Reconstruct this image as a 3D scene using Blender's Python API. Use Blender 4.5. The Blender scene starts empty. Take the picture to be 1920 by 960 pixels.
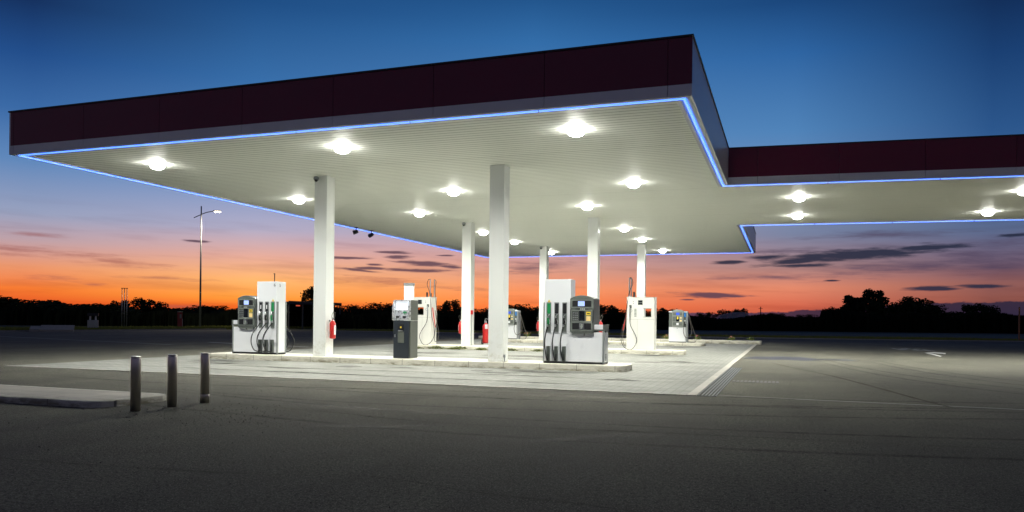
import bpy, bmesh, math, random
from mathutils import Vector, Matrix
R = math.radians
rnd = random.Random(7)
scn = bpy.context.scene
COL = scn.collection

# ------------------------------------------------------------------ camera
CAM_H, FPX, YAW, ROLL, HOR = 1.314, 1430.2, 19.607, 0.611, 598.5
cd = bpy.data.cameras.new('camera'); cam = bpy.data.objects.new('camera', cd); COL.objects.link(cam)
cd.sensor_width = 36; cd.lens = FPX / 1920 * 36; cd.shift_y = (HOR - 480) / 1920
cd.clip_start = .1; cd.clip_end = 3000
cam.matrix_world = Matrix.Translation((0, 0, CAM_H)) @ Matrix.Rotation(R(YAW), 4, 'Z') @ Matrix.Rotation(R(90), 4, 'X') @ Matrix.Rotation(R(ROLL), 4, 'Z')
scn.camera = cam

def sray(px, py):
    """world direction (per metre of depth) of a place seen in the survey photo"""
    X = (px - 960) / FPX; Y = -(py - HOR) / FPX; r = R(-ROLL)
    u = X * math.cos(r) + Y * math.sin(r); v = -X * math.sin(r) + Y * math.cos(r)
    a = R(YAW)
    return Vector((-math.sin(a) + math.cos(a) * u, math.cos(a) + math.sin(a) * u, v))
def at(px, dep):
    d = sray(px, HOR); return d.x * dep, d.y * dep
def height_at(px, py, dep):
    return CAM_H + sray(px, py).z * dep
def sky_ang(px, py):
    d = sray(px, py)
    az = math.degrees(math.atan2(d.x, d.y)) + YAW
    return az, math.degrees(math.atan2(d.z, math.hypot(d.x, d.y)))

# ------------------------------------------------------------------ view
scn.view_settings.view_transform = 'Standard'
scn.view_settings.look = 'None'
scn.view_settings.exposure = 0.0
scn.view_settings.gamma = 1.0
scn.view_settings.use_curve_mapping = False
scn.cycles.use_denoising = True
try: scn.cycles.denoiser = 'OPENIMAGEDENOISE'
except Exception: pass
scn.cycles.max_bounces = 8
scn.cycles.diffuse_bounces = 5
scn.cycles.transparent_max_bounces = 12
scn.cycles.sample_clamp_indirect = 30
scn.cycles.caustics_reflective = False
scn.cycles.caustics_refractive = False
scn.cycles.volume_bounces = 1
scn.render.film_transparent = False

def lin(c):
    return tuple(((v / 255) / 12.92 if v / 255 <= .04045 else ((v / 255 + .055) / 1.055) ** 2.4) for v in c)

# ------------------------------------------------------------------ world: dusk sky
world = bpy.data.worlds.new('World'); scn.world = world; world.use_nodes = True
nt = world.node_tree; nt.nodes.clear(); L = nt.links
def N(t, **k):
    n = nt.nodes.new(t)
    for a, b in k.items(): setattr(n, a, b)
    return n
def put(sock, v):
    if hasattr(v, 'is_output') or isinstance(v, bpy.types.NodeSocket): L.new(v, sock)
    else: sock.default_value = v
def M(op, a, b=None, c=None, clamp=False):
    n = N('ShaderNodeMath', operation=op); n.use_clamp = clamp
    put(n.inputs[0], a)
    if b is not None: put(n.inputs[1], b)
    if c is not None: put(n.inputs[2], c)
    return n.outputs[0]
def MIX(f, a, b):
    n = N('ShaderNodeMix', data_type='RGBA'); n.clamp_factor = True
    put(n.inputs[0], f); put(n.inputs[6], a); put(n.inputs[7], b); return n.outputs[2]
def MR(v, a, b, c=0, d=1, smooth=True):
    n = N('ShaderNodeMapRange'); n.interpolation_type = 'SMOOTHSTEP' if smooth else 'LINEAR'
    put(n.inputs[0], v)
    for i, x in enumerate((a, b, c, d)): n.inputs[i + 1].default_value = x
    return n.outputs[0]
tc = N('ShaderNodeTexCoord')
sep = N('ShaderNodeSeparateXYZ'); L.new(tc.outputs['Generated'], sep.inputs[0])
az = M('MULTIPLY', M('ARCTAN2', sep.outputs[0], sep.outputs[1]), 180 / math.pi)
az = M('ADD', az, YAW)
# wrap to -180..180
az = M('WRAP', az, 180.0, -180.0)
el = M('MULTIPLY', M('ARCSINE', sep.outputs[2]), 180 / math.pi)
el01 = M('DIVIDE', M('MAXIMUM', el, 0.0), 30.0)
def ramp(px, stops, tail=None):
    n = N('ShaderNodeValToRGB'); cr = n.color_ramp; cr.interpolation = 'LINEAR'
    pts = []
    for py, c in stops:
        e = max(0, sky_ang(px, py)[1]) / 30
        pts.append((min(e, 1), c))
    pts.sort()
    if tail: pts.append((1.0, tail))
    while len(cr.elements) < len(pts): cr.elements.new(.5)
    for e_, (p, c) in zip(cr.elements, pts):
        e_.position = p; e_.color = (*lin(c), 1)
    L.new(el01, n.inputs[0]); return n.outputs[0]
RAMPS = [
 (60,   [(590,(170,55,30)),(570,(226,84,36)),(540,(248,124,52)),(500,(234,150,108)),(450,(188,160,168)),(400,(150,160,190)),(300,(92,134,186)),(205,(54,104,165)),(100,(28,76,138)),(0,(12,46,94))], (9,36,76)),
 (480,  [(592,(215,80,30)),(575,(250,110,40)),(558,(255,160,62)),(525,(255,184,112)),(480,(228,172,156)),(430,(175,172,198)),(350,(122,152,200)),(250,(78,130,186)),(150,(50,108,168)),(0,(24,76,132))], (16,58,108)),
 (1000, [(596,(225,90,50)),(575,(252,126,66)),(545,(250,150,100)),(510,(222,156,134)),(460,(190,158,170)),(400,(150,158,190)),(250,(84,134,188)),(80,(48,108,168)),(0,(30,84,140))], (20,64,115)),
 (1490, [(605,(170,80,66)),(575,(216,104,78)),(540,(228,138,108)),(500,(168,130,130)),(440,(120,130,160)),(380,(116,142,182)),(245,(78,130,184)),(100,(44,100,162)),(0,(22,68,122))], (16,54,104)),
 (1860, [(608,(100,62,72)),(560,(142,84,76)),(530,(142,92,90)),(500,(114,90,108)),(430,(88,104,140)),(350,(64,100,148)),(240,(40,84,138)),(100,(22,62,114)),(0,(13,44,88))], (10,38,78)),
]
prev = None
for px, st, tail in RAMPS:
    c = ramp(px, st, tail); a0 = sky_ang(px, 300)[0]
    if prev is None: out = c
    else: out = MIX(MR(az, prev, a0, smooth=False), out, c)
    prev = a0
# east half of the dusk sky, behind the camera
nb = N('ShaderNodeValToRGB'); cr = nb.color_ramp
cols = [(0, (86,82,98)), (.35, (78,80,106)), (.8, (44,54,84)), (1, (22,38,68))]
while len(cr.elements) < len(cols): cr.elements.new(.5)
for e_, (p, c) in zip(cr.elements, cols): e_.position = p; e_.color = (*lin(c), 1)
L.new(M('DIVIDE', M('MAXIMUM', el, 0.0), 60.0), nb.inputs[0])
out = MIX(MR(M('ABSOLUTE', az), 42, 85), out, nb.outputs[0])
# streaks of thin cloud low down
cv = N('ShaderNodeCombineXYZ'); L.new(az, cv.inputs[0]); L.new(M('ADD', el, M('MULTIPLY', az, .02)), cv.inputs[1])
def noise(scale, sx, sy, detail=4, rough=.6, loc=(0, 0, 0)):
    mp = N('ShaderNodeMapping'); mp.inputs['Scale'].default_value = (sx, sy, 1); mp.inputs['Location'].default_value = loc
    L.new(cv.outputs[0], mp.inputs[0])
    n = N('ShaderNodeTexNoise'); n.inputs['Scale'].default_value = scale; n.inputs['Detail'].default_value = detail
    n.inputs['Roughness'].default_value = rough; L.new(mp.outputs[0], n.inputs['Vector']); return n.outputs[0]
n1 = noise(1, .10, 1.1, 5, .55)
streak = M('MULTIPLY', MR(n1, .46, .70), M('MULTIPLY', MR(el, 8.5, 4.5), MR(el, -.5, .8)))
def SCALE(col, f):
    n = N('ShaderNodeVectorMath', operation='SCALE'); L.new(col, n.inputs[0]); put(n.inputs[3], f); return n.outputs[0]
tint = N('ShaderNodeMix', data_type='RGBA', blend_type='MULTIPLY'); tint.inputs[0].default_value = 1
L.new(out, tint.inputs[6]); tint.inputs[7].default_value = (.66, .58, .62, 1)
out = MIX(M('MULTIPLY', streak, .5), out, tint.outputs[2])
n2 = noise(1, .5, 4.8, 6, .62, (7, 3, 0))
n3 = noise(1, .30, 2.4, 6, .62, (3, 9, 0))
edge = M('MULTIPLY', M('SUBTRACT', M('MULTIPLY', M('ADD', n2, n3), .5), .5), 7.5)
def cloud(px, py, wpx, hpx, slope=0.0):
    a0, e0 = sky_ang(px, py); wa = math.degrees(wpx / FPX) * math.cos(R(a0)) ** 2; we = math.degrees(hpx / FPX) * math.cos(R(a0))
    mp = N('ShaderNodeMapping', vector_type='TEXTURE')
    mp.inputs['Location'].default_value = (a0, e0, 0)
    mp.inputs['Rotation'].default_value = (0, 0, math.atan(-slope))
    mp.inputs['Scale'].default_value = (wa, we, 1)
    # raw (az, el) without the drift
    L.new(cv2.outputs[0], mp.inputs[0])
    ln = N('ShaderNodeVectorMath', operation='LENGTH'); L.new(mp.outputs[0], ln.inputs[0])
    return M('SUBTRACT', 1.0, ln.outputs['Value'])
cv2 = N('ShaderNodeCombineXYZ'); L.new(az, cv2.inputs[0]); L.new(el, cv2.inputs[1])
def layer(out, clouds, color, dens, soft, namp):
    acc = None
    for c in clouds:
        v = cloud(*c); acc = v if acc is None else M('MAXIMUM', acc, v)
    m = MR(M('ADD', acc, M('MULTIPLY', edge, namp)), 0.0, soft)
    return MIX(M('MULTIPLY', m, dens), out, (*lin(color), 1))
# reddish soft banks on the left, mauve bank on the right
out = layer(out, [(20,468,95,15,.05),(200,487,190,13,.09),(100,520,75,9,.03),(310,521,120,5,.02),(178,534,32,4,0),(60,440,70,7,0),
                  (340,574,120,6,0),(250,590,60,10,0),(705,527,130,12,.03),(840,540,90,6,.05)], (150,84,84), .62, 1.3, .5)
out = layer(out, [(1700,500,300,20,-.07),(1720,500,200,12,-.08),(1870,490,150,30,-.05),(1880,450,160,15,-.05),(1010,500,110,16,-.1),(1450,520,150,8,0),(1820,480,150,20,0),(1640,440,200,10,0),(1500,470,200,8,0)], (76,64,90), .75, 1.4, .45)
out = layer(out, [(650,483,60,4,0),(745,482,32,5,0),(735,473,38,4,0),(795,494,75,6.5,.06),(700,496,22,3.5,0),(690,503,38,4.5,0),
                  (790,507,78,5,0),(668,506,60,4,.09),(842,500,36,4,.06),(366,452,34,3.5,.02),(835,479,24,2.5,0),
                  (1332,553,96,7,.02),(1375,555,40,3.5,0),(1290,562,20,2,0)], (78,62,84), .9, .65, .32)
out = layer(out, [(1610,477,200,15,-.045),(1500,489,110,8,-.1),(1440,482,54,7,-.05),(1740,464,120,7,-.02),(1500,498,75,5,0),(1365,492,38,5,-.03),(1640,474,110,12,-.03),
                  (1750,541,70,6,0),(1845,537,64,6,0),(1905,441,46,5,-.03),(1560,526,20,2.5,0)], (34,42,66), .95, .65, .3)
# far cloud bank along the right-hand horizon
topline = N('ShaderNodeValToRGB'); cr = topline.color_ramp
tp = [(1040,598),(1180,592),(1300,584),(1400,588),(1500,580),(1600,579),(1700,568),(1920,563)]
while len(cr.elements) < len(tp): cr.elements.new(.5)
for e_, (px, py) in zip(cr.elements, tp):
    a_, h_ = sky_ang(px, py); e_.position = (a_ + 45) / 90; e_.color = (max(h_, 0) / 3,) * 3 + (1,)
L.new(M('DIVIDE', M('ADD', az, 45), 90), topline.inputs[0])
topE = M('MULTIPLY', topline.outputs[0], 3.0)
n4 = noise(1, .9, 1.4, 5, .6, (1, 5, 0))
bm_ = MR(M('SUBTRACT', M('ADD', topE, M('MULTIPLY', M('SUBTRACT', n4, .5), .55)), el), 0.0, .12)
bm_ = M('MULTIPLY', bm_, M('MULTIPLY', MR(az, 2, 9), MR(az, 75, 50)))
bankcol = MIX(MR(az, 8, 24), (*lin((90,70,96)), 1), (*lin((36,37,62)), 1))
out = MIX(M('MULTIPLY', bm_, .93), out, bankcol)
_sc = N('ShaderNodeVectorMath', operation='SCALE'); L.new(out, _sc.inputs[0]); L.new(MR(el, 25, 75, 1.0, .32), _sc.inputs[3]); out = _sc.outputs[0]
# ground side of the dome is dark
out = MIX(MR(el, -.2, -1.5), out, (.012, .014, .02, 1))
nishita = N('ShaderNodeTexSky'); nishita.sky_type = 'NISHITA'; nishita.sun_disc = False
nishita.sun_elevation = R(0.3); nishita.sun_rotation = R(-YAW - 14)
bg = N('ShaderNodeBackground'); L.new(out, bg.inputs[0]); bg.inputs[1].default_value = 1.0
bg2 = N('ShaderNodeBackground'); L.new(nishita.outputs[0], bg2.inputs[0]); bg2.inputs[1].default_value = .004
addn = N('ShaderNodeAddShader'); L.new(bg.outputs[0], addn.inputs[0]); L.new(bg2.outputs[0], addn.inputs[1])
wo = N('ShaderNodeOutputWorld'); L.new(addn.outputs[0], wo.inputs[0])
# (the sun has set: no sun lamp; the light comes from the dusk sky and the station's own lamps)

# ------------------------------------------------------------------ materials
def newmat(name):
    m = bpy.data.materials.new(name); m.use_nodes = True
    nt = m.node_tree; b = nt.nodes['Principled BSDF']; return m, nt, b
def mat(name, col, rough=.5, metal=0, var=.08, scale=8, bump=0, emit=None, es=0, spec=None, coat=0):
    m, nt, b = newmat(name)
    g = nt.nodes.new
    tcn = g('ShaderNodeTexCoord')
    n = g('ShaderNodeTexNoise'); n.inputs['Scale'].default_value = scale; n.inputs['Detail'].default_value = 5
    nt.links.new(tcn.outputs['Object'], n.inputs['Vector'])
    mx = g('ShaderNodeMix'); mx.data_type = 'RGBA'
    mx.inputs[6].default_value = (*[c * (1 - var) for c in col], 1); mx.inputs[7].default_value = (*[min(1, c * (1 + var)) for c in col], 1)
    nt.links.new(n.outputs[0], mx.inputs[0]); nt.links.new(mx.outputs[2], b.inputs['Base Color'])
    r = g('ShaderNodeMapRange'); r.inputs[3].default_value = max(0, rough - .07); r.inputs[4].default_value = min(1, rough + .07)
    nt.links.new(n.outputs[0], r.inputs[0]); nt.links.new(r.outputs[0], b.inputs['Roughness'])
    b.inputs['Metallic'].default_value = metal
    if spec is not None: b.inputs['Specular IOR Level'].default_value = spec
    if coat: b.inputs['Coat Weight'].default_value = coat; b.inputs['Coat Roughness'].default_value = .08
    if bump:
        bp = g('ShaderNodeBump'); bp.inputs['Strength'].default_value = bump; bp.inputs['Distance'].default_value = .01
        nt.links.new(n.outputs[0], bp.inputs['Height']); nt.links.new(bp.outputs[0], b.inputs['Normal'])
    if emit:
        b.inputs['Emission Color'].default_value = (*emit, 1); b.inputs['Emission Strength'].default_value = es
    return m
MT = {}
MT['white'] = mat('white_paint', (.78,.78,.76), .38, var=.04, scale=3, bump=.02)
MT['column'] = mat('column_paint', (.62,.63,.60), .34, var=.05, scale=2.2, bump=.02)
MT['cabwhite'] = mat('cabinet_white', (.69,.71,.74), .3, var=.03, scale=2)
MT['cream'] = mat('cream_cabinet_paint', (.67,.67,.63), .45, var=.05, scale=3)
MT['grey'] = mat('warm_grey_plastic', (.10,.115,.105), .42, var=.1, scale=20)
MT['greylight'] = mat('light_grey_plastic', (.20,.225,.205), .45, var=.1, scale=20)
MT['trim'] = mat('grey_trim', (.2,.22,.22), .4, var=.08, scale=10)
MT['slate'] = mat('slate_cabinet', (.016,.022,.03), .42, var=.12, scale=6)
MT['slateside'] = mat('grey_cabinet_side', (.095,.105,.09), .5, var=.12, scale=6)
MT['black'] = mat('black_plastic', (.012,.013,.015), .4, var=.2, scale=20)
MT['rubber'] = mat('black_rubber_hose', (.014,.015,.016), .5, var=.2, scale=20)
MT['hosegrey'] = mat('grey_rubber_hose', (.10,.09,.075), .5, var=.2, scale=20)
MT['green'] = mat('green_plastic', (.01,.24,.07), .4, var=.1, scale=20)
MT['yellow'] = mat('yellow_label', (.75,.55,.04), .5, var=.06, scale=30)
MT['amber'] = mat('amber_label', (.8,.6,.25), .5, var=.2, scale=60)
MT['blue'] = mat('blue_label', (.02,.18,.55), .4, var=.1, scale=20)
MT['red'] = mat('red_enamel', (.55,.02,.018), .3, var=.08, scale=6, coat=.4)
MT['darkred'] = mat('dark_red_enamel', (.22,.012,.014), .4, var=.1, scale=6)
MT['steel'] = mat('brushed_stainless_steel', (.66,.60,.54), .27, 1, var=.1, scale=14)
_m, _nt, _b = newmat('polished_stainless_steel'); _b.inputs['Base Color'].default_value = (.66,.61,.55,1); _b.inputs['Metallic'].default_value = 1; _b.inputs['Roughness'].default_value = .3; MT['steel'] = _m
MT['alu'] = mat('brushed_aluminium', (.62,.63,.64), .3, 1, var=.1, scale=14)
MT['silver'] = mat('silver_bezel', (.62,.64,.66), .28, .6, var=.06, scale=8)
MT['galv'] = mat('galvanised_steel', (.33,.35,.36), .45, .7, var=.15, scale=10)
MT['screen'] = mat('lit_display', (.1,.13,.3), .2, emit=(.42,.56,1), es=1.15)
MT['screen_dim'] = mat('dim_display', (.02,.05,.3), .2, emit=(.05,.12,.75), es=.7)
MT['panel_lit'] = mat('lit_white_screen', (.8,.85,.9), .3, emit=(.9,.95,1), es=.75)
MT['darkscreen'] = mat('dark_glass_screen', (.008,.01,.014), .12, var=.1)
MT['darkpaint'] = mat('dark_hanging_fitting', (.01,.012,.018), .5)
MT['concrete'] = mat('pale_concrete', (.30,.29,.27), .85, var=.2, scale=4, bump=.1)
MT['roadpaint'] = mat('worn_white_road_paint', (.34,.34,.32), .7, var=.3, scale=9, bump=.05)
MT['bark'] = mat('dark_bark', (.035,.028,.02), .9, var=.3, scale=5, bump=.3)
MT['rust'] = mat('orange_post', (.30,.11,.045), .6, var=.2, scale=8)  # orange tone with slight random variation
MT['cap'] = mat('dark_roof_capping', (.02,.022,.03), .4)
MT['deck'] = mat('roof_sheet', (.2,.2,.21), .6)
MT['housing'] = mat('lamp_housing', (.7,.7,.68), .4)

m, ct, b = newmat('column_cladding'); _tc = ct.nodes.new('ShaderNodeTexCoord'); _sp = ct.nodes.new('ShaderNodeSeparateXYZ'); ct.links.new(_tc.outputs['Object'], _sp.inputs[0])
_n = ct.nodes.new('ShaderNodeTexNoise'); _n.inputs['Scale'].default_value = 7; _n.inputs['Detail'].default_value = 7; _n.inputs['Roughness'].default_value = .7; ct.links.new(_tc.outputs['Object'], _n.inputs['Vector'])
_a = ct.nodes.new('ShaderNodeMapRange'); _a.inputs[1].default_value = 1.3; _a.inputs[2].default_value = .15; ct.links.new(_sp.outputs[2], _a.inputs[0])
_b2 = ct.nodes.new('ShaderNodeMapRange'); _b2.inputs[1].default_value = .5; _b2.inputs[2].default_value = .72; ct.links.new(_n.outputs[0], _b2.inputs[0])
_mu = ct.nodes.new('ShaderNodeMath'); _mu.operation = 'MULTIPLY'; ct.links.new(_a.outputs[0], _mu.inputs[0]); ct.links.new(_b2.outputs[0], _mu.inputs[1])
_mx = ct.nodes.new('ShaderNodeMix'); _mx.data_type = 'RGBA'; ct.links.new(_mu.outputs[0], _mx.inputs[0]); _mx.inputs[6].default_value = (.70,.72,.70,1); _mx.inputs[7].default_value = (.50,.49,.43,1)
ct.links.new(_mx.outputs[2], b.inputs['Base Color']); b.inputs['Roughness'].default_value = .36; MT['column'] = m
def lamp_mat(name, col, s):
    m, nt, b = newmat(name); b.inputs['Base Color'].default_value = (.8,.8,.8,1)
    b.inputs['Emission Color'].default_value = (*col, 1); b.inputs['Emission Strength'].default_value = s; return m
MT['lens'] = lamp_mat('lamp_glare_lens', (1,.99,.92), 70)
MT['led'] = lamp_mat('blue_led_tube', (.06,.2,1.0), 2.5)
MT['warmlens'] = lamp_mat('street_lamp_lens', (1,.86,.66), 40)
MT['redglow'] = lamp_mat('small_red_lamp', (1,.12,.05), .6)

def coords(nt, kind='Object'):
    tcn = nt.nodes.new('ShaderNodeTexCoord'); return tcn.outputs[kind]
def tex(nt, scale, vec, detail=5, rough=.55, sc=(1,1,1), typ='ShaderNodeTexNoise'):
    mp = nt.nodes.new('ShaderNodeMapping'); mp.inputs['Scale'].default_value = sc; nt.links.new(vec, mp.inputs[0])
    n = nt.nodes.new(typ); n.inputs['Scale'].default_value = scale
    if 'Detail' in n.inputs: n.inputs['Detail'].default_value = detail
    if 'Roughness' in n.inputs and typ == 'ShaderNodeTexNoise': n.inputs['Roughness'].default_value = rough
    nt.links.new(mp.outputs[0], n.inputs['Vector']); return n
def mr(nt, v, a, b, c=0, d=1):
    n = nt.nodes.new('ShaderNodeMapRange'); n.inputs[1].default_value = a; n.inputs[2].default_value = b
    n.inputs[3].default_value = c; n.inputs[4].default_value = d; nt.links.new(v, n.inputs[0]); return n.outputs[0]
def mixc(nt, f, a, b, mode='MIX'):
    n = nt.nodes.new('ShaderNodeMix'); n.data_type = 'RGBA'; n.blend_type = mode
    for i, v in ((0, f), (6, a), (7, b)):
        if isinstance(v, bpy.types.NodeSocket): nt.links.new(v, n.inputs[i])
        else: n.inputs[i].default_value = v if i == 0 else (*v, 1)
    return n.outputs[2]
def mth(nt, op, a, b=None):
    n = nt.nodes.new('ShaderNodeMath'); n.operation = op
    for i, v in enumerate((a, b)):
        if v is None: continue
        if isinstance(v, bpy.types.NodeSocket): nt.links.new(v, n.inputs[i])
        else: n.inputs[i].default_value = v
    return n.outputs[0]

# asphalt
m, ant, b = newmat('asphalt'); v = coords(ant)
big = tex(ant, .22, v, 6, .6).outputs[0]; strk = tex(ant, .5, v, 5, .6, (1, .25, 1)).outputs[0]
mid = tex(ant, 2.2, v, 5, .6).outputs[0]; fine = tex(ant, 70, v, 3, .75).outputs[0]; grit = tex(ant, 24, v, 4, .75).outputs[0]
c = mixc(ant, mr(ant, big, .42, .58), (.082,.080,.060), (.168,.164,.126))
c = mixc(ant, mr(ant, strk, .5, .6, 0, .6), c, (.058,.057,.047))
c = mixc(ant, mr(ant, mid, .3, .75, 0, .5), c, (.15,.145,.12))
c = mixc(ant, mr(ant, grit, .40, .62, 0, .85), c, (.03,.029,.022))
c = mixc(ant, mr(ant, fine, .53, .68, 0, .85), c, (.42,.41,.34))
ant.links.new(c, b.inputs['Base Color'])
ant.links.new(mr(ant, big, .3, .7, .8, .95), b.inputs['Roughness']); b.inputs['Specular IOR Level'].default_value = 0.15
bp = ant.nodes.new('ShaderNodeBump'); bp.inputs['Strength'].default_value = .75; bp.inputs['Distance'].default_value = .012
ant.links.new(mth(ant, 'ADD', fine, mth(ant, 'MULTIPLY', grit, 1.2)), bp.inputs['Height']); ant.links.new(bp.outputs[0], b.inputs['Normal'])
MT['asphalt'] = m

# block paving
def paving(name, c1, c2, joint, bw=.2, bh=.1, rot=0, stain=.5):
    m, pt, b = newmat(name); v = coords(pt)
    mp = pt.nodes.new('ShaderNodeMapping'); mp.inputs['Rotation'].default_value = (0, 0, rot); pt.links.new(v, mp.inputs[0])
    br = pt.nodes.new('ShaderNodeTexBrick'); pt.links.new(mp.outputs[0], br.inputs['Vector'])
    br.inputs['Scale'].default_value = 1; br.inputs['Brick Width'].default_value = bw; br.inputs['Row Height'].default_value = bh
    br.inputs['Mortar Size'].default_value = .006; br.inputs['Mortar Smooth'].default_value = .3
    br.inputs['Color1'].default_value = (*c1, 1); br.inputs['Color2'].default_value = (*c2, 1); br.inputs['Mortar'].default_value = (*joint, 1)
    big = tex(pt, .55, v, 6, .62).outputs[0]; st = tex(pt, 1.3, v, 6, .65, (.22, 1, 1)).outputs[0]; fi = tex(pt, 30, v, 4, .7).outputs[0]
    c = mixc(pt, mr(pt, big, .35, .7, 0, .35), br.outputs[0], tuple(x * .72 for x in c1))
    c = mixc(pt, mr(pt, st, .5, .72, 0, stain), c, tuple(x * .38 for x in c1))
    c = mixc(pt, mr(pt, fi, .45, .75, 0, .25), c, tuple(x * .6 for x in c1))
    pt.links.new(c, b.inputs['Base Color']); b.inputs['Roughness'].default_value = .78
    bp = pt.nodes.new('ShaderNodeBump'); bp.inputs['Strength'].default_value = .5; bp.inputs['Distance'].default_value = .006
    pt.links.new(mth(pt, 'ADD', mth(pt, 'MULTIPLY', br.outputs['Fac'], -1.), mth(pt, 'MULTIPLY', fi, .4)), bp.inputs['Height'])
    pt.links.new(bp.outputs[0], b.inputs['Normal']); return m
MT['paving'] = paving('block_paving', (.27,.275,.245), (.20,.205,.185), (.08,.08,.07), .24, .16, R(90), .75)
MT['slabs'] = paving('median_slabs', (.56,.52,.44), (.48,.45,.38), (.10,.10,.09), .8, .4, 0, .3)
MT['edging'] = paving('edging_blocks', (.46,.43,.38), (.40,.38,.34), (.16,.15,.14), .5, .2, R(90), .25)

# kerb / island concrete, with joints and dirt low on the face
m, kt, b = newmat('kerb_concrete'); v = coords(kt)
sp = kt.nodes.new('ShaderNodeSeparateXYZ'); kt.links.new(v, sp.inputs[0])
xx = mth(kt, 'FRACT', sp.outputs[0]); jn = mth(kt, 'LESS_THAN', xx, .014)
big = tex(kt, .9, v, 5, .6).outputs[0]; dirt = tex(kt, 2.4, v, 6, .7, (1, 1, 4)).outputs[0]; fi = tex(kt, 40, v, 3, .7).outputs[0]
c = mixc(kt, mr(kt, big, .35, .7), (.68,.66,.56), (.58,.565,.48))
low = mr(kt, sp.outputs[2], .15, .03, 0, 1)
c = mixc(kt, mth(kt, 'MULTIPLY', mr(kt, dirt, .44, .6), mth(kt, 'MULTIPLY', low, .85)), c, (.17,.15,.08))
c = mixc(kt, mr(kt, fi, .5, .8, 0, .3), c, (.22,.21,.18))
c = mixc(kt, mth(kt, 'MULTIPLY', jn, .75), c, (.10,.09,.08))
kt.links.new(c, b.inputs['Base Color']); b.inputs['Roughness'].default_value = .8
bp = kt.nodes.new('ShaderNodeBump'); bp.inputs['Strength'].default_value = .3; bp.inputs['Distance'].default_value = .01
kt.links.new(mth(kt, 'SUBTRACT', fi, jn), bp.inputs['Height']); kt.links.new(bp.outputs[0], b.inputs['Normal'])
MT['kerb'] = m

# soffit of ribbed aluminium planks running along x
m, st, b = newmat('soffit_planks'); v = coords(st)
sp = st.nodes.new('ShaderNodeSeparateXYZ'); st.links.new(v, sp.inputs[0])
fr = mth(st, 'FRACT', mth(st, 'DIVIDE', sp.outputs[1], .2))
g1 = mth(st, 'MAXIMUM', mr(st, fr, 0, .05, 1, 0), mr(st, fr, .12, .17, 0, 1)); g2 = mth(st, 'MINIMUM', mr(st, fr, 0, .02, 0, 1), mr(st, fr, .11, .15, 1, 0))
fj = mth(st, 'LESS_THAN', mth(st, 'FRACT', mth(st, 'DIVIDE', mth(st, 'ADD', sp.outputs[1], .4), 6.2)), .006)
big = tex(st, .35, v, 5, .6, (1, .3, 1)).outputs[0]
plank = tex(st, 1, v, 0, .5, (.02, 5, 1)).outputs[0]
c = mixc(st, mr(st, big, .3, .7), (.84,.865,.80), (.89,.91,.84))
c = mixc(st, mr(st, plank, .3, .7, 0, .25), c, (.78,.80,.74))
groove = mth(st, 'MAXIMUM', mth(st, 'MULTIPLY', g2, .85), mth(st, 'MULTIPLY', fj, .7))
c = mixc(st, groove, c, (.15,.155,.14))
st.links.new(c, b.inputs['Base Color']); b.inputs['Roughness'].default_value = .55; b.inputs['Specular IOR Level'].default_value = .35
bp = st.nodes.new('ShaderNodeBump'); bp.inputs['Strength'].default_value = .6; bp.inputs['Distance'].default_value = .02; bp.invert = False
st.links.new(mth(st, 'MULTIPLY', g2, -1.), bp.inputs['Height']); st.links.new(bp.outputs[0], b.inputs['Normal'])
MT['soffit'] = m

# fascia sheets: glossy coated aluminium
MT['maroon'] = mat('maroon_fascia_panel', (.145,.008,.034), .34, .1, var=.1, scale=1.2, spec=.5)
MT['greyfascia'] = mat('grey_fascia_panel', (.72,.72,.73), .32, .2, var=.06, scale=1.2)
MT['reveal'] = mat('edge_trim_panel', (.5,.5,.52), .35, var=.05)

# vegetation
def leafmat(name, a, bb):
    m, nt, b = newmat(name)
    oi = nt.nodes.new('ShaderNodeObjectInfo'); v = coords(nt)
    n = tex(nt, 1.1, v, 3).outputs[0]
    c = mixc(nt, mr(nt, n, .3, .7), a, bb)
    nt.links.new(c, b.inputs['Base Color']); b.inputs['Roughness'].default_value = .85; b.inputs['Specular IOR Level'].default_value = .03
    return m
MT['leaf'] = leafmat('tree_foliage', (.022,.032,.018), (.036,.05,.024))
MT['weed'] = leafmat('weed_leaves', (.10,.16,.04), (.22,.22,.08))
MT['petal'] = mat('pink_petals', (.65,.22,.2), .6, var=.2, scale=30)
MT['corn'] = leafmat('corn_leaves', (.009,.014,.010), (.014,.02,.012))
m, gt, b = newmat('field_soil_and_grass'); v = coords(gt)
n = tex(gt, .05, v, 6, .6, (.3, 1, 1)).outputs[0]; n2_ = tex(gt, 3, v, 5, .7).outputs[0]
c = mixc(gt, mr(gt, n, .35, .65), (.028,.045,.028), (.05,.062,.03)); c = mixc(gt, mr(gt, n2_, .4, .75, 0, .6), c, (.015,.02,.012))
gt.links.new(c, b.inputs['Base Color']); b.inputs['Roughness'].default_value = .95
MT['field'] = m
MT['grass'] = leafmat('verge_grass', (.13,.17,.035), (.24,.25,.07))

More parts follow.
